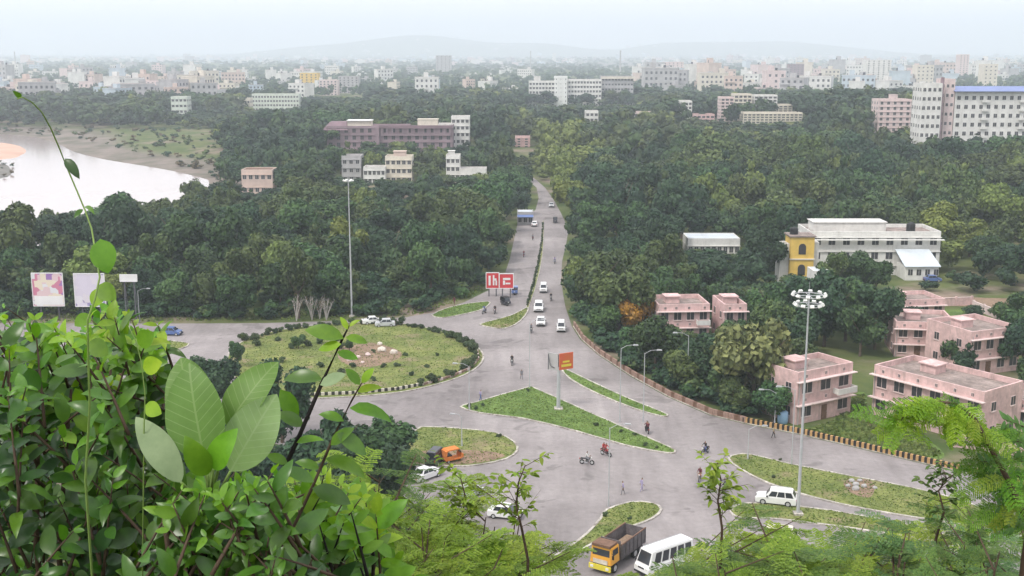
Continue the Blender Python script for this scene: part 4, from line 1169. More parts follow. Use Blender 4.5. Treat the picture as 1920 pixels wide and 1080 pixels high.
for u, v, s in ((575, 650, 1.1), (600, 645, 1.0), (545, 655, 1.0), (520, 640, .8), (640, 655, 1.0), (630, 640, .9), (720, 690, .7), (745, 688, .7), (700, 662, .6), (660, 690, .8), (480, 650, 1.2), (455, 640, 1.4), (760, 668, .6), (690, 700, .7), (800, 690, .6), (820, 668, .5), (640, 700, .8), (600, 690, .9), (560, 700, .8), (530, 680, .9), (700, 715, .7), (770, 705, .7)):
    g = G(u, v); shrub((g.x, g.y, .1), s, s * .9, 'loose shrub growing inside the big round island', 'shrubs inside the round island')
g0 = ISL['median']
for i in range(46):
    t = i / 45
    u = 988 + (1018 - 988) * (1 - (1 - t) ** 1.7); v = 574 + (420 - 574) * t
    g = G(u, v); s = rnd.uniform(.35, .55); shrub((g.x, g.y, .1), s, s * 1.3, 'small shrub planted along the median of the straight road', 'median shrubs')
for u, v in ((1190, 818), (1210, 838), (1232, 842), (1165, 812), (1118, 800), (880, 764), (893, 769), (905, 762), (935, 820), (1450, 898), (1462, 865), (1180, 975), (1135, 970), (990, 735)):
    g = G(u, v); s = rnd.uniform(.3, .5); shrub((g.x, g.y, .1), s, s, 'knee-high shrub dotted on a grass traffic island', 'small island shrubs')
# bare pale shrubs before the wood
def bare_tree(px, py, h, seed, label):
    r_ = random.Random(seed); g = G(px, py); root = empty('bare_shrub', tuple(g), 0, label, 'shrub', 'bare pale shrubs before the wood')
    b = MB()
    for i in range(9):
        t = r_.uniform(0, 6.28); L = h * r_.uniform(.7, 1.0); w = h * r_.uniform(.1, .4)
        p = [(0, 0, -.1), (math.cos(t) * w * .3, math.sin(t) * w * .3, L * .4), (math.cos(t) * w, math.sin(t) * w, L)]
        b.tube(p, [.09, .06, .02], 4)
        for j in range(5):
            f = r_.uniform(.3, .9); q = Vector(p[1]).lerp(Vector(p[2]), f); t2 = r_.uniform(0, 6.28)
            b.tube([q, q + Vector((math.cos(t2) * .5, math.sin(t2) * .5, .7))], [.03, .01], 3)
    b.build('branches', M['barkpale'], root)
    V, Q, T = crown_arrays(seed, 8, 60, .07, 1.2, core=False)
    me = np_mesh('sparse_leaves', V * h * .42 + np.array([0, 0, h * .3]), Q, None, M['fol_brown']); link('sparse_leaves', me, root)
for i, (u, v) in enumerate(((556, 602), (585, 600), (612, 600), (600, 598))): bare_tree(u, v, 5.2 - i * .4, 70 + i, 'bare pale twiggy shrub in front of the dark wood')

# --- grass tufts over the islands, lawns and verges
def tufts(name, polys, n, label, size=(.05, .16)):
    rs = np.random.RandomState(9); pts = []
    for key, z, cnt in polys:
        p = ISL[key] if isinstance(key, str) else key
        x = rs.uniform(p[:, 0].min(), p[:, 0].max(), cnt * 3); y = rs.uniform(p[:, 1].min(), p[:, 1].max(), cnt * 3)
        k = inside(p, x, y) & (edge_dist(p, x, y) > .35)
        pts.append(np.stack([x[k], y[k], np.full(k.sum(), z)], -1)[:cnt])
    Pn = np.concatenate(pts); n = len(Pn)
    a = rs.uniform(0, 6.28, n); s = rs.uniform(*size, n); w = s * rs.uniform(.5, 1.1, n)
    dx, dy = np.cos(a) * w, np.sin(a) * w; lx, ly = rs.normal(0, .35, n) * s, rs.normal(0, .35, n) * s
    V = np.stack([Pn + np.stack([-dx, -dy, np.full(n, -.02)], -1), Pn + np.stack([dx, dy, np.full(n, -.02)], -1), Pn + np.stack([dx * .6 + lx, dy * .6 + ly, s], -1), Pn + np.stack([-dx * .6 + lx, -dy * .6 + ly, s * .8], -1)], 1).reshape(-1, 3)
    o = link(name, np_mesh(name, V, np.arange(4 * n).reshape(-1, 4), None, M['blade'])); tag(o, label, 'grass', kind='stuff')
tufts('grass', [('round', .13, 7000), ('long', .13, 3000), ('slip', .13, 900), ('lens', .13, 3500), ('wedge', .13, 2000), ('lower', .13, 1500), ('orange', .13, 1500), ('split', .13, 900), ('far', .13, 900), ('west', .13, 300)], 0, 'short grass growing on the traffic islands')
lawn = np.array([tuple(G(*p)[:2]) for p in [(1500, 808), (1560, 790), (1600, 740), (1625, 740), (1632, 790), (1720, 815), (1770, 850), (1740, 862), (1600, 828)]])
verge = np.array([tuple(G(*p)[:2]) for p in [(-200, 604), (280, 604), (650, 599), (790, 590), (900, 552), (935, 528), (880, 540), (780, 575), (640, 585), (-200, 590)]])
tufts('verge_grass', [(lawn, .02, 3500), (verge, .0, 5000)], 0, 'rough grass on the lawn and along the wood edge', (.12, .4))

# ------------------------------------------------------------------ walls, kerbs and street furniture
def striped(name, label, px, step, h, t, colours, off=0.0, z0=0.03, cat='wall'):
    pts = [Vector(G(*p)) for p in px]
    root = empty(name, tuple(pts[0]), 0, label, cat)
    base = pts[0]
    meshes = [MB().box(-step * .47, step * .47, -t / 2, t / 2, -.15, h).mesh('block', M[c]) for c in colours]
    acc, k = 0.0, 0
    ft = MB()
    for a, c in zip(pts[:-1], pts[1:]):
        d = c - a; L = d.length; nrm = Vector((-d.y, d.x, 0)).normalized() * off; rz = math.atan2(d.y, d.x)
        while acc < L:
            p = a + d * (acc / L) + nrm - base
            o = link('block', meshes[k % len(meshes)], root, (p.x, p.y, z0), rz)
            acc += step; k += 1
        acc -= L
        n_ = Vector((-d.y, d.x, 0)).normalized() * (t / 2 + .12)
        q = [a + nrm - n_ - base, c + nrm - n_ - base, c + nrm + n_ - base, a + nrm + n_ - base]
        ft.add([(v.x, v.y, -.1) for v in q] + [(v.x, v.y, .10) for v in q], [(4, 5, 6, 7), (0, 1, 5, 4), (1, 2, 6, 5), (2, 3, 7, 6), (3, 0, 4, 7)])
    ft.build('footing', M['kerb'], root)
    return root
EDGE = [(1072, 612), (1088, 637), (1120, 665), (1180, 705), (1250, 744), (1330, 779), (1392, 794)]
striped('boundary_wall', 'weathered brown low wall curving along the wood beside the junction', EDGE, .9, .85, .3, ['wallbrown', 'wallbrown', 'rust'], .5)
striped('boundary_wall', 'low wall striped black and faded yellow in front of the pink houses', [(1392, 794), (1500, 816), (1600, 839), (1700, 863), (1800, 886), (1920, 916), (2040, 946)], .36, .75, .3, ['stripeblack', 'stripeyellow'], .5)
striped('striped_kerb', 'black and white striped low kerb wall round the big round island', [(560, 747), (660, 743), (750, 735), (800, 725)], .5, .55, .22, ['stripeblack', 'stripewhite'], .7)
striped('brown_kerb', 'pinkish brown low kerb wall round the hedge of the big round island', [(803, 724), (850, 711), (885, 696), (904, 676), (902, 660)], .8, .5, .22, ['wallbrown', 'pinkpale', 'wallbrown'], .6)

def pole_lamp(px, py, h, side, label, group='street lamps round the junction', arm=1.6, double=False):
    g = G(px, py); root = empty('street_lamp', (g.x, g.y, .03), 0, label, 'street lamp', group)
    MB().tube([(0, 0, -.1), (0, 0, h * .5), (0, 0, h)], [.075, .06, .045], 8).build('pole', M['steel'], root)
    MB().tube([(0, 0, 0), (0, 0, .8)], .11, 8).build('base', M['steel'], root)
    for sd in ((side, -side) if double else (side,)):
        MB().tube([(0, 0, h - .1), (sd * arm * .5, 0, h + .35), (sd * arm, 0, h + .42)], [.035, .03, .03], 6).build('arm', M['steel'], root)
        o = MB().prism([(0, 0), (.75, 0), (.7, .12), (.1, .18)], -.11, .11).build('lamp_head', M['steel'], root, loc=(sd * arm - (.0 if sd > 0 else .75), 0, h + .34))
    return root
pole_lamp(993, 728, 10.2, 1, 'slim street lamp at the upper corner of the long triangular island')
pole_lamp(1162, 792, 10.5, 1, 'slim street lamp on the long triangular island near its knee-high shrubs')
pole_lamp(1206, 792, 9.8, 1, 'slim street lamp beside the maroon-clad riders')
pole_lamp(1484, 872, 9.6, -1, 'street lamp on the tapering island beside the tall floodlight mast')
pole_lamp(1141, 950, 9.2, 1, 'street lamp at the blunt end of the wedge shaped island')
pole_lamp(880, 770, 6.5, -1, 'street lamp at the sharp tip of the long triangular island near the round island')
pole_lamp(1288, 740, 9.0, -1, 'street lamp in front of the wood by the brown low wall')
pole_lamp(1452, 800, 4.8, -1, 'short street lamp beside the striped wall and blue drum')
pole_lamp(1402, 862, 4.0, 1, 'short post lamp at the blunt tip of the tapering island')
pole_lamp(262, 604, 6.0, 1, 'street lamp before the wood beside the white sign')
pole_lamp(866, 838, 4.0, -1, 'short lamp on the grass island with the orange rickshaw', arm=.8)

def high_mast(px, py, ytop, label, rr, lamps, tiers):
    g = G(px, py); top = P(px, ytop, g.y); h = top.z
    root = empty('floodlight_mast', (g.x, g.y, .0), 0, label, 'floodlight mast')
    MB().tube([(0, 0, -.1), (0, 0, h * .33), (0, 0, h * .66), (0, 0, h)], [.19, .15, .11, .08], 10).build('pole', M['steel'], root)
    MB().box(-.5, .5, -.5, .5, -.1, .35).build('foundation', M['kerb'], root)
    lm = MB().box(-.20, .20, -.12, .10, -.15, .15, 0).box(-.17, .17, -.145, -.121, -.12, .12, 1).mesh('floodlight', [M['white'], M['lampglass']])
    for t in range(tiers):
        z = h - .35 - t * 1.05
        ring = MB(); n = 16; r_ = rr * (1 - .15 * t)
        pts = [(math.cos(2 * math.pi * i / n) * r_, math.sin(2 * math.pi * i / n) * r_, z) for i in range(n + 1)]
        ring.tube(pts, .05, 5)
        for i in range(4): ring.tube([(0, 0, z), pts[i * 4]], .04, 4)
        ring.build('lamp_ring', M['steel'], root)
        for i in range(lamps):
            a = 2 * math.pi * (i + .5 * t) / lamps
            o = link('floodlight', lm, root, (math.cos(a) * (r_ + .12), math.sin(a) * (r_ + .12), z + .12))
            o.rotation_euler = (R(-35), 0, a + math.pi / 2)
    MB().tube([(0, 0, h), (0, 0, h + 1.1)], .02, 5).build('lightning_rod', M['steel'], root)
    return root
high_mast(1496, 966, 548, 'tall floodlight mast with two crowded tiers of white lamps', 1.6, 10, 2)
high_mast(660, 594, 336, 'thin tall floodlight mast in front of the dark wood', .75, 6, 1)
g = P(12, 432, 330)
root = empty('lattice_tower', (g.x, 330, tz(g.x, 330) - .5), 0, 'faint white lattice tower at the river edge', 'lattice tower'); hh = P(12, 380, 330).z + .5
b = MB()
for sx, sy in ((-1, -1), (1, -1), (1, 1), (-1, 1)): MB().tube([(sx * 2.2, sy * 2.2, 0), (sx * .5, sy * .5, hh)], .12, 4).build('leg', M['steel'], root)
for i in range(7):
    z0, z1 = hh * i / 7, hh * (i + 1) / 7; w0, w1 = 2.2 - 1.7 * i / 7, 2.2 - 1.7 * (i + 1) / 7
    for s in (-1, 1):
        b.tube([(-w0, s * w0, z0), (w1, s * w1, z1)], .06, 4); b.tube([(w0, s * w0, z0), (-w1, s * w1, z1)], .06, 4)
b.build('bracing', M['steel'], root)

# billboards
def poster_mat(name, seed, cols):
    m = bpy.data.materials.new(name); m.use_nodes = True; n, l = m.node_tree.nodes, m.node_tree.links
    b = n['Principled BSDF']; b.inputs['Roughness'].default_value = .5
    t = n.new('ShaderNodeTexCoord'); v = n.new('ShaderNodeTexVoronoi'); v.inputs['Scale'].default_value = .75; v.distance = 'CHEBYCHEV'
    mp_ = n.new('ShaderNodeMapping'); mp_.inputs['Location'].default_value = (seed, seed * 2, 0)
    l.new(t.outputs['Object'], mp_.inputs['Vector']); l.new(mp_.outputs['Vector'], v.inputs['Vector'])
    r = n.new('ShaderNodeValToRGB'); r.color_ramp.interpolation = 'CONSTANT'
    for i, c in enumerate(cols):
        e = r.color_ramp.elements[i] if i < 2 else r.color_ramp.elements.new(i / len(cols)); e.position = i / len(cols); e.color = (*c, 1)
    sp = n.new('ShaderNodeSeparateColor'); l.new(v.outputs['Color'], sp.inputs[0]); l.new(sp.outputs[0], r.inputs['Fac']); l.new(r.outputs['Color'], b.inputs['Base Color'])
    return m
POST_A = poster_mat('colourful_poster', 1.3, [(.55, .20, .30), (.66, .50, .52), (.30, .16, .40), (.70, .62, .50), (.66, .66, .70)])
POST_B = poster_mat('pale_poster', 4.1, [(.62, .58, .68), (.66, .64, .70), (.60, .56, .66), (.30, .26, .46), (.64, .60, .66)])
def billboard(px0, px1, yt, yb, Y, label, face, group=None, strip=None):
    a, c = P(px0, yt, Y), P(px1, yb, Y); w = c.x - a.x; h = a.z - c.z
    root = empty('billboard', (a.x, Y, 0), 0, label, 'billboard', group)
    MB().box(0, w, 0, .12, c.z, a.z).build('panel', face, root)
    fr = MB().box(-.12, w + .12, -.05, .17, a.z + .002, a.z + .14).box(-.12, w + .12, -.05, .17, c.z - .14, c.z - .002).box(-.14, -.002, -.05, .17, c.z, a.z).box(w + .002, w + .14, -.05, .17, c.z, a.z).build('frame', M['signwhite'], root)
    for x in (w * .2, w * .8):
        MB().tube([(x, .3, -.2), (x, .3, a.z - .3)], .12, 7).build('post', M['darksteel'], root)
    for x in (w * .2, w * .8): MB().tube([(x, 2.2, -.2), (x, .3, c.z + h * .6)], .07, 5).build('brace', M['darksteel'], root)
    if strip: MB().box(.15, w - .15, -.03, -.002, c.z + .15, c.z + h * .3).build('white_strip', M['signwhite'], root)
    return root
billboard(59, 120, 513, 573, 216, 'colourful pink and purple poster billboard on posts before the wood', POST_A, strip=True)
billboard(138, 198, 514, 574, 216, 'pale lilac billboard behind the climbing vine tip', POST_B)
billboard(225, 256, 516, 527, 212, 'small blank white sign board before the wood', M['signwhite'])
r_ = billboard(912, 935, 512, 540, 238, 'red billboard with two white characters beside its red twin', M['signred'])
r2_ = billboard(937, 962, 514, 540, 236, 'red billboard with white bars facing the junction', M['signred'])
for rt, px0, bars in ((r_, 912, ((916, 920, 517, 535), (924, 927, 516, 535), (927, 931, 522, 526), (929, 932, 526, 535))), (r2_, 937, ((943, 957, 521, 525), (943, 947, 526, 534), (948, 957, 530, 533)))):
    Y = rt.location.y; x0 = P(px0, 520, Y).x
    for u0, u1, v0, v1 in bars:
        a, c = P(u0, v0, Y), P(u1, v1, Y); MB().box(a.x - x0, c.x - x0, -.03, -.002, c.z, a.z).build('lettering', M['signwhite'], rt)
# orange board on one post
g = G(1047, 768); root = empty('unipole_billboard', tuple(g), 0, 'orange billboard on a single thick grey post standing on the long triangular island', 'billboard')
zt, zb = P(1047, 662, g.y).z, P(1047, 694, g.y).z
MB().tube([(0, 0, -.1), (0, 0, zb * .5), (0, 0, zb + .4)], [.30, .27, .25], 10).build('post', M['steel'], root)
MB().box(-.6, .6, -.6, .6, -.1, .3).build('foundation', M['kerb'], root)
def face_panel(rz, x0, x1, y, name, material, z0, z1):
    o = MB().box(x0, x1, y - .06, y + .06, z0, z1).build(name, material, root); o.rotation_euler = (0, 0, rz); return o
face_panel(R(28), -.1, 2.1, -.35, 'face', M['signorange'], zb + .1, zt)
face_panel(R(-38), -1.7, .05, -.2, 'face', M['greywall'], zb - .1, zt - .1)
o = MB().box(.2, 1.8, -.42, -.411, zb + .5, zb + .85).box(.4, 1.5, -.42, -.411, zb + 1.1, zb + 1.35).build('lettering', M['truckyellow'], root); o.rotation_euler = (0, 0, R(28))
o = MB().box(-1.68, -1.55, -.30, -.262, zb - .1, zt - .3).build('frame_edge', M['darksteel'], root); o.rotation_euler = (0, 0, R(-38))
b = MB()
for x in (-1.2, 0, 1.2): b.tube([(0, 0, zb), (x, .3, zb + .6), (x * 1.2, .4, zt - .3)], .06, 5)
b.build('bracing', M['darksteel'], root)
# white pillar in the wood, blue drum, rocks, rubble
g = G(1125, 560); root = empty('white_pillar', tuple(g), 0, 'slim white pillar standing in the wood beside the straight road', 'pillar'); hh = P(1125, 500, g.y).z
MB().frus((-.35, .35, -.35, .35), (-.22, .22, -.22, .22), -.1, hh).build('shaft', M['white'], root); MB().box(-.35, .35, -.35, .35, hh + .002, hh + .25).build('cap', M['white'], root)
g = G(1468, 800); root = empty('blue_drum', (g.x + .3, g.y + 1.6, 0), 0, 'blue plastic drum behind the striped wall', 'drum')
MB().tube([(0, 0, 0), (0, 0, .1), (0, 0, .8), (0, 0, 1.6), (0, 0, 1.75)], [.6, .7, .75, .7, .5], 14).build('barrel', M['signblue'], root, smooth=True); MB().tube([(0, 0, 1.74), (0, 0, 1.85)], .3, 10).build('lid', M['carblue'], root)
def rock(px, py, s, label, material, group, seed, z=.13):
    r_ = random.Random(seed); g = G(px, py); b = MB(); b.ico((0, 0, s * .35), s, 2, 0, .12, r_, (1, .8, .75)); o = b.build('rock', M[material]); o.location = (g.x, g.y, z); tag(o, label, 'rock', group)
for i, (u, v, s) in enumerate(((716, 660, .75), (738, 664, .65), (712, 648, .5))): rock(u, v, s, 'white painted boulder in the middle of the round island', 'stripewhite', 'white boulders on the round island', 30 + i)
for i, (u, v, s) in enumerate(((1597, 905, .35), (1605, 912, .4), (1612, 904, .3), (1620, 915, .35), (1604, 920, .45), (1590, 914, .3), (1640, 918, .3))): rock(u, v, s, 'grey rubble stone heaped on the tapering island', 'greywall', 'rubble on the tapering island', 50 + i)
for i, (u, v, s) in enumerate(((672, 672, .4), (690, 668, .5), (655, 678, .45), (680, 682, .35))): rock(u, v, s, 'pinkish stone on the bare earth of the round island', 'pinkpale', 'stones on the round island', 70 + i)

# ------------------------------------------------------------------ vehicles (forward is +x)
def heading(p_from, p_to):
    a, c = G(*p_from), G(*p_to); return math.atan2(c.y - a.y, c.x - a.x)
def frus_panel(b, bt, tp, z0, z1, face, u0, u1, v0, v1, off=.012, mi=0):
    bl = [(bt[0], bt[2]), (bt[1], bt[2]), (bt[1], bt[3]), (bt[0], bt[3])]; tl = [(tp[0], tp[2]), (tp[1], tp[2]), (tp[1], tp[3]), (tp[0], tp[3])]
    i = {'right': 0, 'front': 1, 'left': 2, 'rear': 3}[face]; j = (i + 1) % 4
    B0, B1, T0, T1 = Vector((*bl[i], z0)), Vector((*bl[j], z0)), Vector((*tl[i], z1)), Vector((*tl[j], z1))
    nrm = (B1 - B0).cross(T0 - B0).normalized()
    def q(u, v): return B0.lerp(B1, u).lerp(T0.lerp(T1, u), v)
    ps = [q(u0, v0), q(u1, v0), q(u1, v1), q(u0, v1)]
    b.add([p - nrm * .02 for p in ps] + [p + nrm * off for p in ps], [(4, 5, 6, 7), (0, 1, 5, 4), (1, 2, 6, 5), (2, 3, 7, 6), (3, 0, 4, 7)], mi)
WH = {}
def wheel(root, x, y, r, w=.2):
    k = (round(r, 2), round(w, 2))
    if k not in WH:
        n = 16
        t = MB(); t.tube([(0, -w / 2, 0), (0, -w * .42, 0), (0, w * .42, 0), (0, w / 2, 0)], [r * .9, r, r, r * .9], n)
        m_ = MB(); m_.tube([(0, -w / 2 - .012, 0), (0, w / 2 + .012, 0)], r * .58, 12)
        WH[k] = (t.mesh('tyre', M['rubber']), m_.mesh('rim', M['rim']))
    o = empty('wheel', (x, y, r)); o.parent = root
    link('tyre', WH[k][0], o); link('rim', WH[k][1], o)
KINDS = dict(hatch=(3.7, 1.65, 1.5, .58, -.95), sedan=(4.3, 1.7, 1.45, .5, -.8), suv=(4.5, 1.85, 1.78, .75, -1.75), van=(3.6, 1.55, 1.85, 1.25, -1.55), minibus=(6.4, 2.05, 2.65, 2.6, -3.0))
def car(px, py, ang, paint, kind, label, group=None, cat='car', z=.03):
    L, W, H, fx, rx = KINDS[kind]
    g = G(px, py); root = empty({'van': 'van', 'minibus': 'minibus'}.get(kind, 'car'), (g.x, g.y, z), ang, label, cat, group)
    zb = 1.0 if kind == 'suv' else (1.05 if kind in ('van',) else (1.25 if kind == 'minibus' else .9))
    h = W / 2; zl = .26 if kind != 'minibus' else .35
    body = MB(); nose = L / 2
    prof = [(-nose, zl + .05), (-nose + .08, zl), (nose - .08, zl), (nose, zl + .08), (nose - .02, zb - .32), (nose - .14, zb - .12), (fx + .42 if kind not in ('van', 'minibus') else nose - .22, zb), (-nose + .05, zb), (-nose, zb - .25)]
    body.prism(prof, -h, h, 0, .05); body.build('body', M[paint], root, bevel=.03)
    bt = (rx - .38 if kind in ('hatch', 'sedan') else -nose + .06, fx + .45 if kind not in ('van', 'minibus') else nose - .2, -h + .06, h - .06)
    tp = (rx, fx - .12 if kind not in ('van', 'minibus') else nose - .75, -h + .2, h - .2)
    cab = MB().frus(bt, tp, zb - .02, H - .04).build('cabin', M[paint], root, bevel=.05)
    w_ = MB(); frus_panel(w_, bt, tp, zb - .02, H - .04, 'front', .07, .93, .10, .88); w_.build('windscreen', M['glass'], root)
    w_ = MB(); frus_panel(w_, bt, tp, zb - .02, H - .04, 'rear', .1, .9, .2, .85); w_.build('rear_window', M['glass'], root)
    n = {'hatch': 2, 'sedan': 2, 'suv': 3, 'van': 3, 'minibus': 5}[kind]
    for face in ('right', 'left'):
        for i in range(n):
            a, c = .06 + .88 * i / n, .06 + .88 * (i + 1) / n - .035
            if face == 'left': a, c = 1 - c, 1 - a
            w_ = MB(); frus_panel(w_, bt, tp, zb - .02, H - .04, face, a, c, .12, .86); w_.build('side_window', M['glass'], root)
    r = .29 if kind in ('hatch', 'van', 'sedan') else .36
    for sx in (L * .31, -L * .30):
        for sy in (-h + .09, h - .09): wheel(root, sx, sy, r)
    for sy in (-1, 1):
        MB().box(nose - .08, nose + .015, sy * (h - .3) - .16, sy * (h - .3) + .16, zb - .36, zb - .18).build('headlight', M['lampglass'], root)
        MB().box(-nose - .015, -nose + .08, sy * (h - .2) - .1, sy * (h - .2) + .1, zb - .38, zb - .1).build('tail_light', M['taillamp'], root)
        MB().box(fx + .1, fx + .28, sy * (h + .02), sy * (h + .17), zb + .02, zb + .16).build('mirror', M['trimblack'], root) if sy > 0 else MB().box(fx + .1, fx + .28, -(h + .17), -(h + .02), zb + .02, zb + .16).build('mirror', M['trimblack'], root)
    MB().box(nose - .1, nose + .05, -h + .1, h - .1, zl + .02, zl + .2).build('front_bumper', M['trimblack'], root)
    MB().box(-nose - .05, -nose + .1, -h + .1, h - .1, zl + .02, zl + .2).build('rear_bumper', M['trimblack'], root)
    MB().box(nose - .02, nose + .02, -.4, .4, zb - .36, zb - .22).build('grille', M['trimblack'], root)
    if kind in ('suv', 'minibus'):
        for sy in (-1, 1): MB().tube([(tp[0] + .2, sy * (h - .28), H + .03), (tp[1] - .2, sy * (h - .28), H + .03)], .025, 5).build('roof_rail', M['steel'], root)
    return root
AWAY = heading((1000, 600), (1016, 450)); TOWARD = AWAY + math.pi
car(1455, 944, heading((1482, 946), (1428, 940)), 'carwhite', 'suv', 'white sport utility car passing below the tapering island', cat='car')
car(1246, 1066, heading((1292, 1052), (1206, 1083)), 'carwhite', 'minibus', 'white minibus with dark side windows next to the yellow truck', cat='minibus')
car(947, 970, heading((930, 968), (966, 972)), 'carwhite', 'hatch', 'white hatchback half hidden by the tall leafy sprig')
car(798, 897, heading((775, 905), (830, 885)), 'carwhite', 'sedan', 'white saloon parked under the dark bushy tree')
car(816, 868, heading((806, 880), (828, 858)), 'cardark', 'van', 'dark van with a pale roof rack parked beside the orange rickshaw', cat='van')
car(878, 930, heading((862, 936), (895, 926)), 'carsilver', 'hatch', 'silver hatchback behind the light green scrub')
car(1052, 620, TOWARD, 'carwhite', 'van', 'white van at the mouth of the straight road beside the boundary wall', cat='van')
car(1014, 609, TOWARD, 'carwhite', 'hatch', 'white hatchback second in the queue entering the junction')
car(1010, 582, TOWARD, 'carwhite', 'suv', 'white car behind the white hatchback on the straight road')
car(1019, 547, TOWARD, 'carwhite', 'van', 'white van farther up the straight road behind the white cars', cat='van')
car(1034, 388, TOWARD, 'carsilver', 'sedan', 'silver saloon far up the straight road')
car(1002, 424, AWAY, 'carwhite', 'hatch', 'white hatchback beside the roadside shop')
car(700, 607, heading((690, 608), (720, 606)), 'carwhite', 'sedan', 'white saloon on the road behind the hedge of the round island')
car(722, 612, heading((740, 612), (705, 613)), 'carsilver', 'hatch', 'silver hatchback on the road behind the hedge of the round island')
car(1465, 1018, heading((1440, 1016), (1492, 1022)), 'stripewhite', 'van', 'cream van half hidden in the feathery scrub', cat='van')
car(1748, 528, heading((1730, 528), (1766, 528)), 'carblue', 'hatch', 'blue hatchback parked in the yard before the white school')
car(322, 628, heading((306, 628), (340, 629)), 'carblue', 'hatch', 'blue hatchback on the road near the poster billboards')

# yellow-orange tipper truck
g = G(1158, 1052); root = empty('tipper_truck', (g.x, g.y, .03), heading((1190, 1030), (1128, 1076)), 'orange and yellow tipper truck with an open dark load body', 'truck')
MB().box(-3.6, 3.2, -.45, .45, .62, .92).build('chassis', M['darksteel'], root)
bt, tp = (1.75, 3.55, -1.18, 1.18), (1.8, 3.35, -1.08, 1.08)
cab = MB().frus(bt, tp, 1.0, 2.75).build('cab', M['truckcab'], root, bevel=.06)
w_ = MB(); frus_panel(w_, bt, tp, 1.0, 2.75, 'front', .08, .92, .48, .86); w_.build('windscreen', M['glass'], cab)
for f_ in ('right', 'left'):
    w_ = MB(); frus_panel(w_, bt, tp, 1.0, 2.75, f_, .2, .85, .5, .86); w_.build('door_window', M['glass'], cab)
MB().box(3.56, 3.72, -1.2, 1.2, .45, .95).build('bumper', M['truckyellow'], root)
MB().box(3.552, 3.6, -.8, .8, 1.05, 1.5).build('grille', M['stripewhite'], root)
MB().box(2.0, 3.5, -1.0, 1.0, 2.755, 3.0).build('roof_carrier', M['rust'], root)
for sy in (-1, 1):
    MB().box(3.721, 3.76, sy * .85 - .16, sy * .85 + .16, .6, .85).build('headlight', M['lampglass'], root)
    MB().tube([(3.4, sy * 1.15, 2.3), (3.6, sy * 1.42, 2.3), (3.6, sy * 1.42, 1.95)], .025, 5).build('mirror_arm', M['trimblack'], root)
    MB().box(3.56, 3.63, sy * 1.42 - .1, sy * 1.42 + .1, 1.8, 2.2).build('mirror', M['trimblack'], root)
db = MB()
x0, x1, y0, y1, z0, z1, t_ = -3.7, 1.55, -1.2, 1.2, .95, 2.45, .09
db.box(x0, x1, y0, y1, z0, z0 + .12).box(x0, x1, y0, y0 + t_, z0 + .121, z1).box(x0, x1, y1 - t_, y1, z0 + .121, z1).box(x1 - t_, x1, y0 + t_, y1 - t_, z0 + .121, z1 + .45).box(x0, x0 + t_, y0 + t_, y1 - t_, z0 + .121, z1)
db.build('load_body', M['dumpbody'], root)
for i in range(7):
    x = x0 + .1 + i * (x1 - x0 - .3) / 6
    for yy in (y0 - .07, y1 + .001): MB().box(x, x + .1, yy, yy + .07, z0, z1).build('rib', M['dumpbody'], root)
for yy in (y0 - .03, y1 - t_): MB().box(x0, x1, yy, yy + t_ + .03, z1 + .001, z1 + .1).build('top_rail', M['rust'], root)
sd = MB(); sd.frus((x0 + .15, x1 - .15, y0 + .12, y1 - .12), (x0 + .9, x1 - .8, -.5, .5), z0 + .121, z0 + .75); sd.build('sand_load', M['soil'], root)
for x in (2.6, -1.6, -2.75):
    for sy in (-1, 1): wheel(root, x, sy * 1.0, .5, .32)
for sy in (-1, 1): MB().box(-3.75, -3.702, sy * .95 - .12, sy * .95 + .12, .75, .93).build('tail_light', M['taillamp'], root)
MB().tube([(1.2, -1.05, .6), (.2, -1.05, .6)], .28, 10).build('fuel_tank', M['darksteel'], root)

def rickshaw(px, py, ang, body, hood, label, group=None):
    g = G(px, py); root = empty('auto_rickshaw', (g.x, g.y, .03 if px != 849 else .13), ang, label, 'auto rickshaw', group)
    MB().prism([(-1.25, .3), (.7, .3), (1.25, .5), (1.2, .95), (.95, 1.02), (.85, .5), (-.2, .45), (-.3, .8), (-1.25, .85)], -.62, .62, 0, .06).build('body', M[body], root, bevel=.02)
    MB().prism([(-1.28, .86), (-1.2, 1.5), (-.95, 1.68), (.6, 1.72), (.75, 1.62), (.6, 1.60), (-.85, 1.56), (-1.05, 1.4), (-1.12, .86)], -.64, .64).build('hood', M[hood], root)
    w_ = MB(); w_.add([(1.0, -.52, 1.02), (1.0, .52, 1.02), (.72, .52, 1.6), (.72, -.52, 1.6), (.97, -.52, 1.02), (.97, .52, 1.02), (.69, .52, 1.6), (.69, -.52, 1.6)], [(0, 1, 2, 3), (7, 6, 5, 4), (0, 4, 5, 1), (2, 6, 7, 3), (1, 5, 6, 2), (0, 3, 7, 4)]); w_.build('windscreen', M['glass'], root)
    MB().box(-1.0, -.35, -.55, .55, .855, 1.0).build('seat', M['trimblack'], root)
    MB().box(-1.24, -1.10, -.62, .62, .87, 1.55).build('back_panel', M[hood], root)
    for x, y in ((.95, 0), (-.85, -.5), (-.85, .5)): wheel(root, x, y, .22, .12)
    MB().tube([(1.22, 0, .78), (1.32, 0, .78)], .09, 8).build('headlight', M['lampglass'], root)
    return root
rickshaw(849, 866, heading((840, 868), (870, 862)), 'orange', 'orange', 'orange auto rickshaw parked on the bare earth island')
rickshaw(948, 572, TOWARD + .5, 'cardark', 'trimblack', 'black auto rickshaw beside the red billboards')
rickshaw(965, 552, TOWARD, 'carblue', 'carblue', 'blue auto rickshaw under the red billboards')
rickshaw(975, 414, AWAY, 'cardark', 'carblue', 'dark blue auto rickshaw at the roadside shop')
rickshaw(1041, 418, TOWARD, 'cardark', 'trimblack', 'black auto rickshaw far up the straight road')

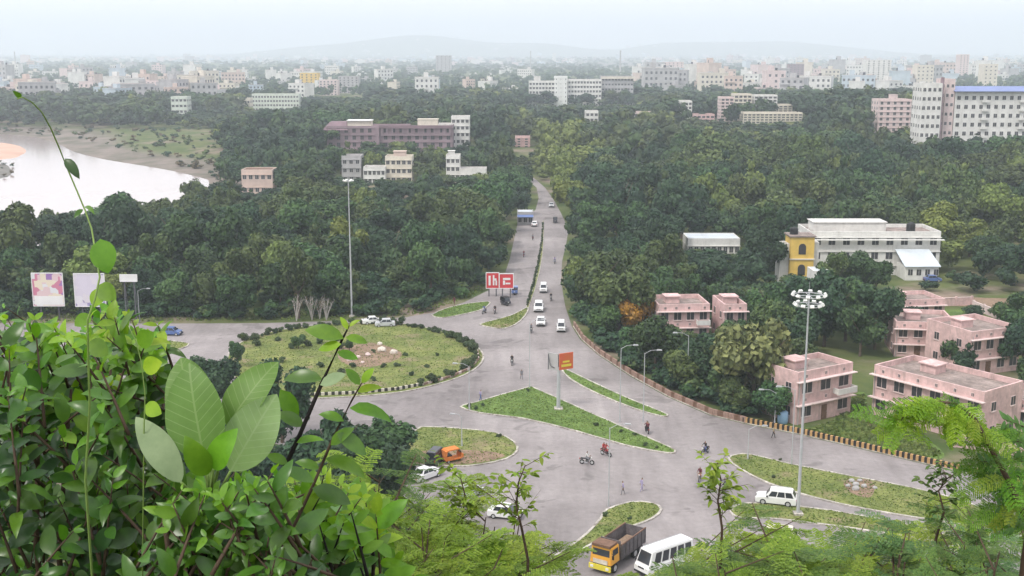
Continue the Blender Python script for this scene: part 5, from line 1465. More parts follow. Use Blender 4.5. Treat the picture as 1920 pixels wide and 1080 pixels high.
# ------------------------------------------------------------------ people: one continuous skinned body each
def skin_body(name, J, E):
    """J: {joint: (pos, radius, material index)}; grown with Skin + Subdivision"""
    names = list(J); me = bpy.data.meshes.new(name)
    me.from_pydata([J[k][0] for k in names], [(names.index(a), names.index(c)) for a, c in E], [])
    o = bpy.data.objects.new(name, me); COL.objects.link(o)
    o.modifiers.new('skin', 'SKIN').use_smooth_shade = True
    sk = me.skin_vertices[0].data
    for i, k in enumerate(names):
        r = J[k][1]; sk[i].radius = (r, r) if not hasattr(r, '__len__') else r
        sk[i].use_root = (k == 'pelvis')
    s = o.modifiers.new('sub', 'SUBSURF'); s.levels = 1; s.render_levels = 1
    dg = bpy.context.evaluated_depsgraph_get(); dg.update()
    out = bpy.data.meshes.new_from_object(o.evaluated_get(dg))
    bpy.data.objects.remove(o)
    out.materials.clear()
    for mm in ('cloth_grey', 'cloth_blue', 'skin', 'hair'): out.materials.append(M[mm])
    JP = np.array([J[k][0] for k in names]); JM = [J[k][2] for k in names]
    for p in out.polygons:
        c = np.array(p.center); i = int(np.argmin(((JP - c) ** 2).sum(1))); mi = JM[i]
        if mi == 3 or names[i] == 'head':
            hd = np.array(J['head'][0]); mi = 3 if (c[2] > hd[2] + .045 or (c[0] < hd[0] - .015 and c[2] > hd[2] - .06)) else 2
        p.material_index = mi; p.use_smooth = True
    return out
def limbs(J, E, s, sh, el, wr, hp, kn, an, toe, sleeve=2):
    t = '+' if s > 0 else '-'
    J['sh' + t] = (sh, .062, 0); J['el' + t] = (el, .044, 0 if sleeve else 2); J['wr' + t] = (wr, .030, 2)
    d = (Vector(wr) - Vector(el)).normalized()
    J['palm' + t] = (tuple(Vector(wr) + d * .07), (.040, .018), 2); J['fing' + t] = (tuple(Vector(wr) + d * .15 + Vector((0, 0, -.03))), (.032, .011), 2)
    J['thumb' + t] = (tuple(Vector(wr) + d * .09 + Vector((.03, -.04 * s, .0))), .011, 2)
    J['hip' + t] = (hp, .092, 1); J['kn' + t] = (kn, .062, 1); J['an' + t] = (an, .040, 1); J['toe' + t] = (toe, (.042, .028), 3)
    E += [('chest', 'sh' + t), ('sh' + t, 'el' + t), ('el' + t, 'wr' + t), ('wr' + t, 'palm' + t), ('palm' + t, 'fing' + t), ('palm' + t, 'thumb' + t), ('pelvis', 'hip' + t), ('hip' + t, 'kn' + t), ('kn' + t, 'an' + t), ('an' + t, 'toe' + t)]
def make_body(pose):
    E = [('pelvis', 'spine'), ('spine', 'chest'), ('chest', 'neck'), ('neck', 'head'), ('head', 'crown'), ('head', 'nose')]
    if pose == 'ride':
        J = dict(pelvis=((-.12, 0, .90), (.15, .11), 1), spine=((-.08, 0, 1.13), (.135, .10), 0), chest=((-.02, 0, 1.36), (.15, .11), 0), neck=((.03, 0, 1.50), .050, 2), head=((.06, 0, 1.63), (.078, .09), 2), crown=((.05, 0, 1.73), .06, 3), nose=((.155, 0, 1.62), .014, 2))
        for s in (-1, 1): limbs(J, E, s, (-.01, .18 * s, 1.40), (.20, .25 * s, 1.20), (.40, .27 * s, 1.10), (-.08, .10 * s, .87), (.32, .19 * s, .80), (.12, .17 * s, .36), (.28, .17 * s, .29))
    elif pose == 'pillion':
        J = dict(pelvis=((-.46, 0, .93), (.15, .11), 1), spine=((-.45, 0, 1.16), (.135, .10), 0), chest=((-.42, 0, 1.39), (.15, .11), 0), neck=((-.39, 0, 1.53), .050, 2), head=((-.36, 0, 1.66), (.078, .09), 2), crown=((-.37, 0, 1.76), .06, 3), nose=((-.265, 0, 1.65), .014, 2))
        for s in (-1, 1): limbs(J, E, s, (-.41, .18 * s, 1.43), (-.30, .25 * s, 1.20), (-.15, .22 * s, 1.04), (-.44, .10 * s, .90), (-.06, .21 * s, .80), (-.22, .19 * s, .42), (-.06, .19 * s, .36))
    else:
        J = dict(pelvis=((0, 0, .92), (.15, .11), 1), spine=((.01, 0, 1.12), (.13, .10), 0), chest=((.02, 0, 1.34), (.15, .11), 0), neck=((.03, 0, 1.48), .050, 2), head=((.05, 0, 1.60), (.078, .09), 2), crown=((.04, 0, 1.70), .06, 3), nose=((.145, 0, 1.59), .014, 2))
        for s in (-1, 1): limbs(J, E, s, (.01, .18 * s, 1.38), (-.06 - .06 * s, .23 * s, 1.10), (.05 - .14 * s, .24 * s, .86), (0, .09 * s, .88), (.10 * s + .03, .10 * s, .50), (.20 * s - .04, .10 * s, .08), (.20 * s + .10, .10 * s, .035))
    return skin_body('person', J, E)
BODY = {k: make_body(k) for k in ('ride', 'pillion', 'walk')}
def person(pose, loc, ang, shirt, trousers, label, group=None):
    o = bpy.data.objects.new('person', BODY[pose]); COL.objects.link(o); o.location = loc; o.rotation_euler = (0, 0, ang)
    for i, mm in ((0, 'cloth_' + shirt), (1, 'cloth_' + trousers)):
        o.material_slots[i].link = 'OBJECT'; o.material_slots[i].material = M[mm]
    return tag(o, label, 'person', group)
def motorcycle(loc, ang, paint, label, group=None):
    root = empty('motorcycle', loc, ang, label, 'motorcycle', group)
    wheel(root, .66, 0, .30, .09); wheel(root, -.60, 0, .30, .10)
    MB().tube([(-.6, 0, .30), (-.15, 0, .45), (.30, 0, .50), (.45, 0, .85)], .035, 6).tube([(-.55, 0, .75), (.05, 0, .72), (.42, 0, .80)], .035, 6).build('frame', M['darksteel'], root)
    MB().prism([(-.12, .62), (.35, .66), (.42, .82), (.30, .90), (.0, .86)], -.14, .14, 0, .12).build('fuel_tank', M[paint], root)
    MB().prism([(-.78, .74), (.0, .70), (.0, .80), (-.75, .84)], -.13, .13, 0, .1).build('seat', M['trimblack'], root)
    MB().box(-.12, .28, -.13, .13, .28, .60).build('engine', M['darksteel'], root)
    MB().tube([(.66, .07, .30), (.50, .07, .85)], .022, 5).tube([(.66, -.07, .30), (.50, -.07, .85)], .022, 5).build('fork', M['steel'], root)
    MB().tube([(.36, -.34, 1.06), (.46, -.12, .99), (.46, .12, .99), (.36, .34, 1.06)], .016, 5).tube([(.48, 0, .84), (.46, 0, .99)], .03, 5).build('handlebar', M['trimblack'], root)
    MB().tube([(.52, 0, .88), (.64, 0, .88)], [.07, .10], 8).build('headlight', M['lampglass'], root)
    MB().tube([(.2, -.16, .30), (-.70, -.18, .36)], .04, 6).build('exhaust', M['steel'], root)
    MB().box(-.92, -.82, -.06, .06, .66, .76).build('tail_light', M['taillamp'], root)
    MB().prism([(-.95, .55), (-.8, .70), (-.45, .68), (-.45, .66), (-.78, .66), (-.92, .53)], -.08, .08).build('rear_mudguard', M[paint], root)
    return root
for px, py, to, shirt, tr, paint, lb, pill in [
        (960, 684, (950, 760), 'black', 'black', 'cardark', 'in black crossing towards the long triangular island', None),
        (1100, 871, (1200, 880), 'white', 'grey', 'cardark', 'in a white shirt crossing the open asphalt', None),
        (1136, 855, (1180, 870), 'red', 'maroon', 'carred', 'in red beside the edge of the long triangular island', 'red'),
        (1322, 851, (1280, 870), 'black', 'blue', 'cardark', 'in dark clothes passing the blunt tip of the tapering island', None),
        (1312, 901, (1290, 950), 'maroon', 'khaki', 'carred', 'in brown beside the tall sapling', None),
        (1358, 922, (1330, 960), 'grey', 'black', 'cardark', 'in grey under the tall sapling', None),
        (1213, 812, (1180, 770), 'maroon', 'black', 'cardark', 'in maroon beside the slim street lamp', 'maroon'),
        (996, 624, (990, 680), 'grey', 'black', 'cardark', 'in grey leaving the straight road', None),
        (1033, 564, (1030, 620), 'black', 'grey', 'cardark', 'in black beside the queue of white cars', None),
        (928, 588, (900, 640), 'black', 'maroon', 'cardark', 'in black near the small pointed island', None),
        (908, 588, (860, 610), 'blue', 'grey', 'carblue', 'in blue near the low grass island', None),
        (982, 482, (990, 430), 'maroon', 'grey', 'carred', 'in maroon riding up the left carriageway', None),
        (999, 450, (1003, 420), 'grey', 'maroon', 'cardark', 'in grey riding towards the roadside shop', None),
        (1040, 494, (1036, 560), 'lilac', 'blue', 'cardark', 'in lilac coming down the right carriageway', None)]:
    g = G(px, py); ang = heading((px, py), to); loc = (g.x, g.y, .03)
    motorcycle(loc, ang, paint, 'motorcycle ridden by the person ' + lb, 'motorcycles on the roads')
    person('ride', loc, ang, shirt, tr, 'motorcyclist ' + lb, 'motorcyclists on the roads')
    if pill: person('pillion', loc, ang, pill, tr, 'pillion passenger behind the motorcyclist ' + lb, 'pillion passengers')
for px, py, to, shirt, tr, lb in [(901, 752, (960, 745), 'lilac', 'blue', 'pedestrian in lilac walking between the round island and the tip of the long island'), (1168, 928, (1100, 925), 'lilac', 'grey', 'pedestrian in lilac standing just beyond the wedge island'),
                                  (1203, 922, (1260, 915), 'lilac', 'lilac', 'pedestrian all in pale lilac on the open asphalt by the wedge island'), (978, 712, (1000, 730), 'grey', 'grey', 'pedestrian in grey above the long triangular island'),
                                  (1450, 822, (1500, 830), 'khaki', 'black', 'pedestrian in khaki walking along the striped wall'), (852, 572, (830, 580), 'maroon', 'maroon', 'pedestrian in maroon at the wood edge near the red billboards')]:
    g = G(px, py); person('walk', (g.x, g.y, .03), heading((px, py), to), shirt, tr, lb)

# ------------------------------------------------------------------ foreground plants on the hillside
M['lf_young'] = leaf_mat('young_leaf', (.16, .30, .016), (.28, .42, .03), .42, .4, .42, 14, .15, .012, (1.2, 1.25, .6))
M['lf_bright'] = leaf_mat('bright_leaf', (.080, .19, .012), (.15, .30, .022), .38, .45, .38, 10, .25, .012, (1.2, 1.25, .6))
M['lf_mature'] = leaf_mat('mature_leaf', (.038, .108, .012), (.080, .175, .022), .33, .5, .32, 10, .3, .012, (1.1, 1.3, .6))
M['lf_dark'] = leaf_mat('dark_leaf', (.014, .042, .010), (.032, .080, .018), .33, .5, .25, 10, .3, .01)  # dark leaf; inside the bushes its colour also stands in for shade
M['lf_pale'] = leaf_mat('pale_felted_leaf', (.17, .235, .12), (.24, .31, .17), .7, .2, .25, 12, .06, .006)
M['lf_scrub'] = leaf_mat('feathery_leaf', (.135, .22, .022), (.29, .38, .050), .55, .3, .40, 2.2, .22, .014, (1.15, 1.2, .65))
M['lf_scrubdark'] = leaf_mat('feathery_leaf_dark', (.060, .125, .026), (.14, .21, .045), .55, .3, .35, 2.2, .22, .014)
M['lf_scrubteal'] = leaf_mat('feathery_leaf_bluish', (.070, .16, .050), (.16, .28, .085), .55, .3, .35, 3, .15, .01)
M['twig_black'] = mat('black_twig', (.018, .015, .015), .8, .3, 20, .2)
M['twig_brown'] = mat('brown_twig', (.075, .050, .035), .8, .3, 20, .2)
M['twig_green'] = mat('green_stem', (.16, .24, .06), .6, .2, 20, .3)
# large leaf with veins
def veined(name, base, vein):
    m = leaf_mat(name, tuple(c * .88 for c in base), tuple(c * 1.12 for c in base), .5, .35, .32, 9, .06, .006, (1.15, 1.2, .7))
    n, l = m.node_tree.nodes, m.node_tree.links
    t = n.new('ShaderNodeTexCoord'); s = n.new('ShaderNodeSeparateXYZ'); l.new(t.outputs['Object'], s.inputs[0])
    ab = n.new('ShaderNodeMath'); ab.operation = 'ABSOLUTE'; l.new(s.outputs['X'], ab.inputs[0])
    m1 = n.new('ShaderNodeMath'); m1.operation = 'MULTIPLY_ADD'; l.new(ab.outputs[0], m1.inputs[0]); m1.inputs[1].default_value = -.75; l.new(s.outputs['Y'], m1.inputs[2])
    m2 = n.new('ShaderNodeMath'); m2.operation = 'PINGPONG'; l.new(m1.outputs[0], m2.inputs[0]); m2.inputs[1].default_value = .05
    lt = n.new('ShaderNodeMath'); lt.operation = 'LESS_THAN'; l.new(m2.outputs[0], lt.inputs[0]); lt.inputs[1].default_value = .005
    l2 = n.new('ShaderNodeMath'); l2.operation = 'LESS_THAN'; l.new(ab.outputs[0], l2.inputs[0]); l2.inputs[1].default_value = .010
    mxm = n.new('ShaderNodeMath'); mxm.operation = 'MAXIMUM'; l.new(lt.outputs[0], mxm.inputs[0]); l.new(l2.outputs[0], mxm.inputs[1])
    sc_ = n.new('ShaderNodeMath'); sc_.operation = 'MULTIPLY'; l.new(mxm.outputs[0], sc_.inputs[0]); sc_.inputs[1].default_value = .45
    x = n.new('ShaderNodeMix'); x.data_type = 'RGBA'; x.inputs['B'].default_value = (*vein, 1); l.new(sc_.outputs[0], x.inputs['Factor'])
    hs = [q for q in n if q.type == 'HUE_SAT'][0]
    l.new(hs.outputs['Color'], x.inputs['A']); l.new(x.outputs['Result'], n['Principled BSDF'].inputs['Base Color'])
    return m
M['lf_large'] = veined('large_veined_leaf', (.105, .195, .038), (.26, .36, .14))
M['lf_largepale'] = veined('large_pale_leaf', (.165, .26, .095), (.30, .38, .20))

def leaf_mesh(hw, curl, fold, mat_, rows=6, tip=1.5, wave=0.0):
    vs, fs = [], []
    for i in range(rows + 1):
        t = i / rows
        w = hw * (math.sin(math.pi * min(1, t ** .82)) ** .8 if 0 < t < 1 else 0.004 / max(hw, .01) * hw)
        w *= 1 - .25 * t ** tip
        y = math.sin(t * (1 + curl * .3)) / math.sin(1 + curl * .3)
        z = -curl * t * t
        k = wave * math.sin(t * 9)
        vs += [(-w, y, z + fold * w + k * w), (0, y, z), (w, y, z + fold * w - k * w)]
    for i in range(rows):
        a = i * 3
        fs += [(a, a + 1, a + 4, a + 3), (a + 1, a + 2, a + 5, a + 4)]
    return MB().add(vs, fs).mesh('leaf', mat_, True)
LEAF = [leaf_mesh(.23, .30, .35, M['lf_mature'], wave=.08), leaf_mesh(.26, .15, .25, M['lf_mature'], wave=.05), leaf_mesh(.20, .45, .45, M['lf_mature'], wave=.1), leaf_mesh(.28, .05, .15, M['lf_mature'])]
def leaf_matrix(p, d, nrm, L):
    d = d.normalized(); X = d.cross(nrm)
    if X.length < 1e-4: X = d.cross(Vector((1, 0, .1)))
    X.normalize(); Z = X.cross(d)
    m_ = Matrix(((X.x * L, d.x * L, Z.x * L, p.x), (X.y * L, d.y * L, Z.y * L, p.y), (X.z * L, d.z * L, Z.z * L, p.z), (0, 0, 0, 1)))
    return m_
class Plant:
    def __init__(s, name, label, base, cat='bush', group=None, limit=290):
        s.root = empty(name, base, 0, label, cat, group); s.base = Vector(base); s.lv = []; s.stem = MB(); s.limit = limit
    def leaf(s, mesh, p, d, nrm, L, m_): s.lv.append((mesh, leaf_matrix(p - s.base, d, nrm, L), m_, L))
    def twig(s, pts, rad, mi=0, n=5): s.stem.tube([Vector(p) - s.base for p in pts], rad, n, mi)
    def finish(s, stem_mats, leafname='leaf'):
        s.stem.build('stems', stem_mats, s.root, smooth=True)
        cm = Vector((0, 0, CAM_H)) - s.base
        def size(t):
            q = t[1].to_translation(); w = q + s.base
            u, v = proj(w); vis = -60 < u < 1980 and -60 < v < 1140
            return (not vis, -t[3] / (q - cm).length)
        s.lv.sort(key=size)
        for me, mx_, m_, L in s.lv[:s.limit]:
            o = bpy.data.objects.new(leafname, me); COL.objects.link(o); o.parent = s.root; o.matrix_basis = mx_
            o.material_slots[0].link = 'OBJECT'; o.material_slots[0].material = M[m_]
        rest = s.lv[s.limit:]
        if rest:
            ms = sorted({t[2] for t in rest}); vv, qq, mi, off = [], [], [], 0
            for me, mx_, m_, L in rest:
                co = np.empty(len(me.vertices) * 3, np.float32); me.vertices.foreach_get('co', co); co = co.reshape(-1, 3)
                A = np.array(mx_); vv.append(co @ A[:3, :3].T + A[:3, 3])
                f = np.array([tuple(p.vertices) for p in me.polygons]); qq.append(f + off); off += len(co); mi += [ms.index(m_)] * len(f)
            me = np_mesh('inner_leaves', np.concatenate(vv), np.concatenate(qq), None, [M[k] for k in ms], mi)
            o = link('inner_leaves', me, s.root); o['kind'] = 'stuff'
        return s.root
rnd = random.Random(77)
def rv(a=1.0): return Vector((rnd.gauss(0, a), rnd.gauss(0, a), rnd.gauss(0, a)))
def shoot(pl, T, D, L, size, step, mats, droop=.25, r=.004):
    """one leafy shoot ending at T, growing along D"""
    D = D.normalized(); pts = []
    n = 6
    for i in range(n + 1):
        s = L * i / n; pts.append(T - D * s + Vector((0, 0, -.10)) * (s / L) ** 2 * L)
    pl.twig(pts[::-1], [r * (1.6 - 1.2 * i / n) for i in range(n + 1)])
    s, a = 0.0, rnd.uniform(0, 6.28)
    X = D.cross(Vector((0, 0, 1)) if abs(D.z) < .95 else Vector((1, 0, 0))).normalized(); Y = D.cross(X)
    while s < L * .92:
        f = s / L
        p = T - D * s + Vector((0, 0, -.10)) * f * f * L
        for k in range(1 if s > .02 else 2):
            a += 2.4 + rnd.uniform(-.4, .4)
            out = X * math.cos(a) + Y * math.sin(a)
            d = (D * rnd.uniform(.35, .9) * (1.2 - f * .5) + out * rnd.uniform(.7, 1.1) + Vector((0, 0, -droop * rnd.random() - .1 * f)))
            nrm = (Vector((0, -.85, .8)) + D * .3 + rv(.40)).normalized()
            sz = size * (min(1, .45 + f * 2.2)) * rnd.uniform(.55, 1.3)
            m_ = mats[0] if f < .16 else (mats[1] if f < .5 or rnd.random() < .25 else mats[2])
            pl.leaf(rnd.choice(LEAF), p, d, nrm, sz, m_)
        s += step * rnd.uniform(.7, 1.3)
def gbase(px, Y):
    x = P(px, 900, Y).x; return (x, Y, tz(x, Y))
def outline(x, pts):
    return float(np.interp(x, [p[0] for p in pts], [p[1] for p in pts]))
OUT = [(-120, 520), (0, 560), (60, 600), (120, 612), (185, 560), (230, 595), (300, 605), (318, 650), (300, 760), (325, 900), (400, 925), (440, 905), (520, 880), (600, 880), (680, 920), (760, 970)]
def leafy_bush(label, x0, x1, Y0, Y1, n, ymax, limit=290, mats=('lf_young', 'lf_bright', 'lf_mature'), name='leafy_bush', size=.106):
    cx = (x0 + x1) / 2; pl = Plant(name, label, gbase(cx, (Y0 + Y1) / 2), 'bush', None, limit)
    for i in range(n):
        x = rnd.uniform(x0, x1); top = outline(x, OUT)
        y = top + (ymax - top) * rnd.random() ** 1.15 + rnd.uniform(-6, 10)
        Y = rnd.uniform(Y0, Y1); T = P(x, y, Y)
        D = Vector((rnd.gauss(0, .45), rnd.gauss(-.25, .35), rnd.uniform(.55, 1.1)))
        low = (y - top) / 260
        mm = mats if rnd.random() > low else (mats[1], mats[2], 'lf_dark')  # dark leaves get commoner lower down, painting in the shaded gaps
        shoot(pl, T, D, rnd.uniform(.22, .42), size * rnd.uniform(.85, 1.2), .034, mm)
    # main stems from the ground
    b0 = pl.base
    for i in range(7):
        x = x0 + (x1 - x0) * (i + .5) / 7; e = P(x, 1020, (Y0 + Y1) / 2)
        mid = b0.lerp(e, .5) + Vector((0, 0, .1))
        pl.twig([b0 + Vector((rnd.uniform(-.1, .1), rnd.uniform(-.1, .1), -.05)), mid, e, P(x + rnd.uniform(-30, 30), outline(x, OUT) + 120, (Y0 + Y1) / 2)], [.022, .016, .011, .005])
    pl.finish(M['twig_brown'])
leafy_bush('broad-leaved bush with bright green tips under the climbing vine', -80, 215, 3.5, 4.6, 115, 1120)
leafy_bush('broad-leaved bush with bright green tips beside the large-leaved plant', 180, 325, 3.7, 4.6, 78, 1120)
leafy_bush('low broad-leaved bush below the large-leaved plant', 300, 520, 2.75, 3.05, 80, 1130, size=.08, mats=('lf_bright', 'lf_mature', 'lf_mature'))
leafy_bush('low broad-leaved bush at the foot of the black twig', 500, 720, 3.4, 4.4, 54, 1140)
leafy_bush('dark broad-leaved bush deep under the other bushes', -120, 560, 4.6, 6.0, 130, 1150, 280, ('lf_bright', 'lf_mature', 'lf_dark'))  # filler added behind, its dark leaves imitate shade in the gaps

# large-leaved plant
pl = Plant('large_leaved_plant', 'plant with huge oval pale-veined leaves rising above the bush', gbase(390, 3.4), 'plant')
BIG = leaf_mesh(.31, .22, .22, M['lf_large'], 18, 2.0, .10); BIG2 = leaf_mesh(.27, .25, .30, M['lf_largepale'], 18, 2.0, .12); BIGN = leaf_mesh(.20, .28, .35, M['lf_pale'], 18, 2.0, .12)
def bigleaf(me, b_, t_, Y, m_, dY=0.0, nrm=(0, -1, .35), wf=1.0):
    Y += .0; a, c = P(*b_, Y), P(*t_, Y + dY); d = c - a; pl.leaf(me, a, d, Vector(nrm), d.length, m_); return a
bases = [bigleaf(BIG, (385, 868), (345, 683), 3.0, 'lf_large', .05),
         bigleaf(BIG2, (425, 800), (508, 672), 3.08, 'lf_large', .06, (-.3, -1, .3)),
         bigleaf(BIG, (432, 884), (512, 742), 3.02, 'lf_largepale', .04, (.1, -1, .4)),
         bigleaf(BIGN, (340, 905), (256, 778), 2.96, 'lf_pale', .03, (.5, -1, .2)),
         bigleaf(BIG, (395, 830), (320, 668), 3.16, 'lf_large', .1, (-.2, -1, .3)),
         bigleaf(BIG2, (400, 880), (428, 812), 2.95, 'lf_bright', -.05, (0, -.8, .6)),
         bigleaf(BIG2, (390, 890), (352, 830), 2.94, 'lf_bright', -.06, (0, -.8, .6))]
stem0 = P(392, 945, 3.1)
for a in bases: pl.twig([stem0, (Vector(stem0) + a) / 2 + Vector((0, 0, -.01)), a], [.006, .005, .004], 0)
pl.twig([pl.base + Vector((0, 0, -.05)), Vector(pl.base).lerp(stem0, .5) + Vector((.05, 0, 0)), stem0], [.022, .016, .008], 0)
pl.finish([M['twig_green']])

# black twig plant
pl = Plant('twig_shrub', 'shrub with a straight black twig carrying a few leaves at its tip', gbase(520, 3.4), 'shrub')
tw = [P(455, 1045, 3.2), P(505, 940, 3.2), P(560, 820, 3.22), P(605, 715, 3.24), P(640, 640, 3.25), P(655, 610, 3.25)]
pl.twig([pl.base + Vector((0, 0, -.05)), pl.base.lerp(tw[0], .6)] + tw, [.013, .012, .010, .0085, .007, .006, .004, .002], 0, 6)
def tl(b_, t_, Y, m_, me=0, nrm=(0, -.6, .8), dY=0.0):
    a, c = P(*b_, Y), P(*t_, Y + dY); pl.leaf(LEAF[me], a, c - a, Vector(nrm), (c - a).length, m_)
tl((645, 635), (572, 612), 3.24, 'lf_bright', 1); tl((648, 632), (690, 640), 3.24, 'lf_bright', 1); tl((652, 618), (640, 594), 3.24, 'lf_young', 0); tl((655, 612), (672, 598), 3.22, 'lf_young', 0); tl((640, 645), (596, 655), 3.22, 'lf_young', 3); tl((632, 660), (672, 672), 3.26, 'lf_bright', 3)
tl((606, 712), (530, 700), 3.24, 'lf_mature', 0); tl((600, 722), (648, 700), 3.2, 'lf_pale', 3); tl((570, 800), (520, 770), 3.26, 'lf_mature', 1); tl((556, 830), (600, 815), 3.18, 'lf_bright', 2); tl((540, 870), (500, 850), 3.2, 'lf_bright', 1); tl((535, 880), (590, 900), 3.18, 'lf_mature', 1); tl((520, 910), (470, 900), 3.22, 'lf_mature', 0)
tl((525, 730), (560, 790), 3.3, 'lf_bright', 1)
tw2 = [P(540, 1010, 3.3), P(585, 915, 3.32), P(625, 820, 3.34), P(660, 750, 3.35), P(680, 715, 3.35)]
pl.twig([pl.base + Vector((.05, 0, -.05))] + tw2, [.008, .006, .005, .0045, .003, .002], 1, 5)
tl((655, 765), (735, 772), 3.34, 'lf_bright', 2); tl((670, 735), (712, 720), 3.34, 'lf_young', 0); tl((675, 722), (650, 690), 3.34, 'lf_bright', 1); tl((678, 718), (700, 690), 3.34, 'lf_young', 3); tl((645, 790), (600, 770), 3.33, 'lf_bright', 0); tl((632, 812), (690, 850), 3.3, 'lf_mature', 1); tl((610, 860), (690, 880), 3.32, 'lf_bright', 2); tl((600, 880), (555, 860), 3.33, 'lf_bright', 0); tl((585, 915), (660, 940), 3.3, 'lf_mature', 1); tl((620, 835), (660, 800), 3.3, 'lf_bright', 1)
for i in range(14):
    T = P(rnd.uniform(590, 690), rnd.uniform(880, 1060), rnd.uniform(3.3, 3.7)); shoot(pl, T, Vector((rnd.gauss(.2, .4), -.2, .8)), .22, .075, .035, ('lf_young', 'lf_bright', 'lf_mature'))
pl.finish([M['twig_black'], M['twig_brown']])

# climbing vine
pl = Plant('climbing_vine', 'thin climbing vine arching up with a few heart-shaped leaves against the river', gbase(150, 3.3), 'vine')
vp = [(160, 900), (168, 760), (165, 660), (164, 600), (178, 560), (187, 520), (180, 480), (172, 430), (160, 395), (145, 360), (128, 320), (112, 280), (95, 240), (78, 210), (60, 192), (42, 182), (32, 186)]
vv = [P(x, y, 3.1 - .1 * math.sin(i * .5)) for i, (x, y) in enumerate(vp)]
pl.twig([pl.base] + vv, [.004, .004] + [.0033 - .002 * i / len(vv) for i in range(len(vv) - 1)], 0, 5)
HEART = leaf_mesh(.42, .12, .1, M['lf_bright'], 8, 1.0)
def vl(b_, t_, m_, nrm=(0, -1, .3), me=None): a, c = P(*b_, 3.08), P(*t_, 3.05); pl.leaf(me or HEART, a, c - a, Vector(nrm), (c - a).length, m_)
vl((188, 448), (200, 512), 'lf_bright'); vl((122, 297), (146, 328), 'lf_dark', (.6, -1, 0), LEAF[0]); vl((155, 392), (140, 404), 'lf_mature', (0, -1, .3), LEAF[0]); vl((158, 388), (173, 389), 'lf_mature', (0, -.3, 1), LEAF[2]); vl((40, 182), (28, 174), 'lf_mature', (0, -1, .3), LEAF[0])
vl((184, 535), (215, 560), 'lf_bright'); vl((170, 590), (140, 610), 'lf_bright'); vl((168, 640), (200, 665), 'lf_bright'); vl((190, 540), (175, 575), 'lf_young')
v2 = [P(270, 800, 3.0), P(272, 740, 3.0), P(265, 680, 3.0), P(255, 640, 3.0), P(240, 610, 3.0)]
pl.twig([pl.base.lerp(v2[0], .3)] + v2, [.0025, .002, .0018, .0016, .0014, .001], 0, 5)
vl((268, 690), (300, 680), 'lf_young'); vl((258, 645), (285, 625), 'lf_bright'); vl((272, 760), (300, 775), 'lf_young')
pl.finish([M['twig_green']])

# ---- feathery scrub: bipinnate fronds
def frond_mesh(seed, mat_, pairs=6, lf=8, plen=.34, ll=.075, lw=.028):
    r_ = random.Random(seed); V, Q = [], []
    def quad(p, d, s, L, W, nz):
        V.extend([p - s * W * .3, p + d * L * .5 - s * W + nz, p + d * L, p + d * L * .5 + s * W - nz]); n = len(V) - 4; Q.append((n, n + 1, n + 2, n + 3))
    for i in range(pairs):
        t = .12 + .88 * i / (pairs - 1); b0 = Vector((0, t, -.22 * t * t))
        for sd in (-1, 1):
            d = Vector((sd * .86, .5, -.12 + r_.uniform(-.12, .1))).normalized(); L = plen * (1 - .45 * abs(t - .45)) * r_.uniform(.85, 1.1)
            for k in range(lf):
                f = (k + .7) / lf; p = b0 + d * L * f + Vector((0, 0, -.16 * f * f * L))
                for s2 in (-1, 1):
                    ld = (Vector((-d.y * s2, d.x * s2, r_.uniform(-.25, .25))) + d * .35).normalized()
                    quad(p, ld, ld.cross(Vector((0, 0, 1))).normalized(), ll * r_.uniform(.8, 1.15), lw, Vector((0, 0, r_.uniform(-.012, .012))))
    b = MB(); b.tube([(0, 0, 0), (0, .5, -.055), (0, 1, -.22)], [.008, .006, .003], 3)
    V2 = [tuple(v) for v in V]; b.add(V2, Q)
    return b.mesh('frond', mat_)
FROND = [frond_mesh(i, M['lf_scrub']) for i in range(4)]
BIGF = [frond_mesh(10 + i, M['lf_scrub'], 8, 12, .32, .055, .017) for i in range(2)]
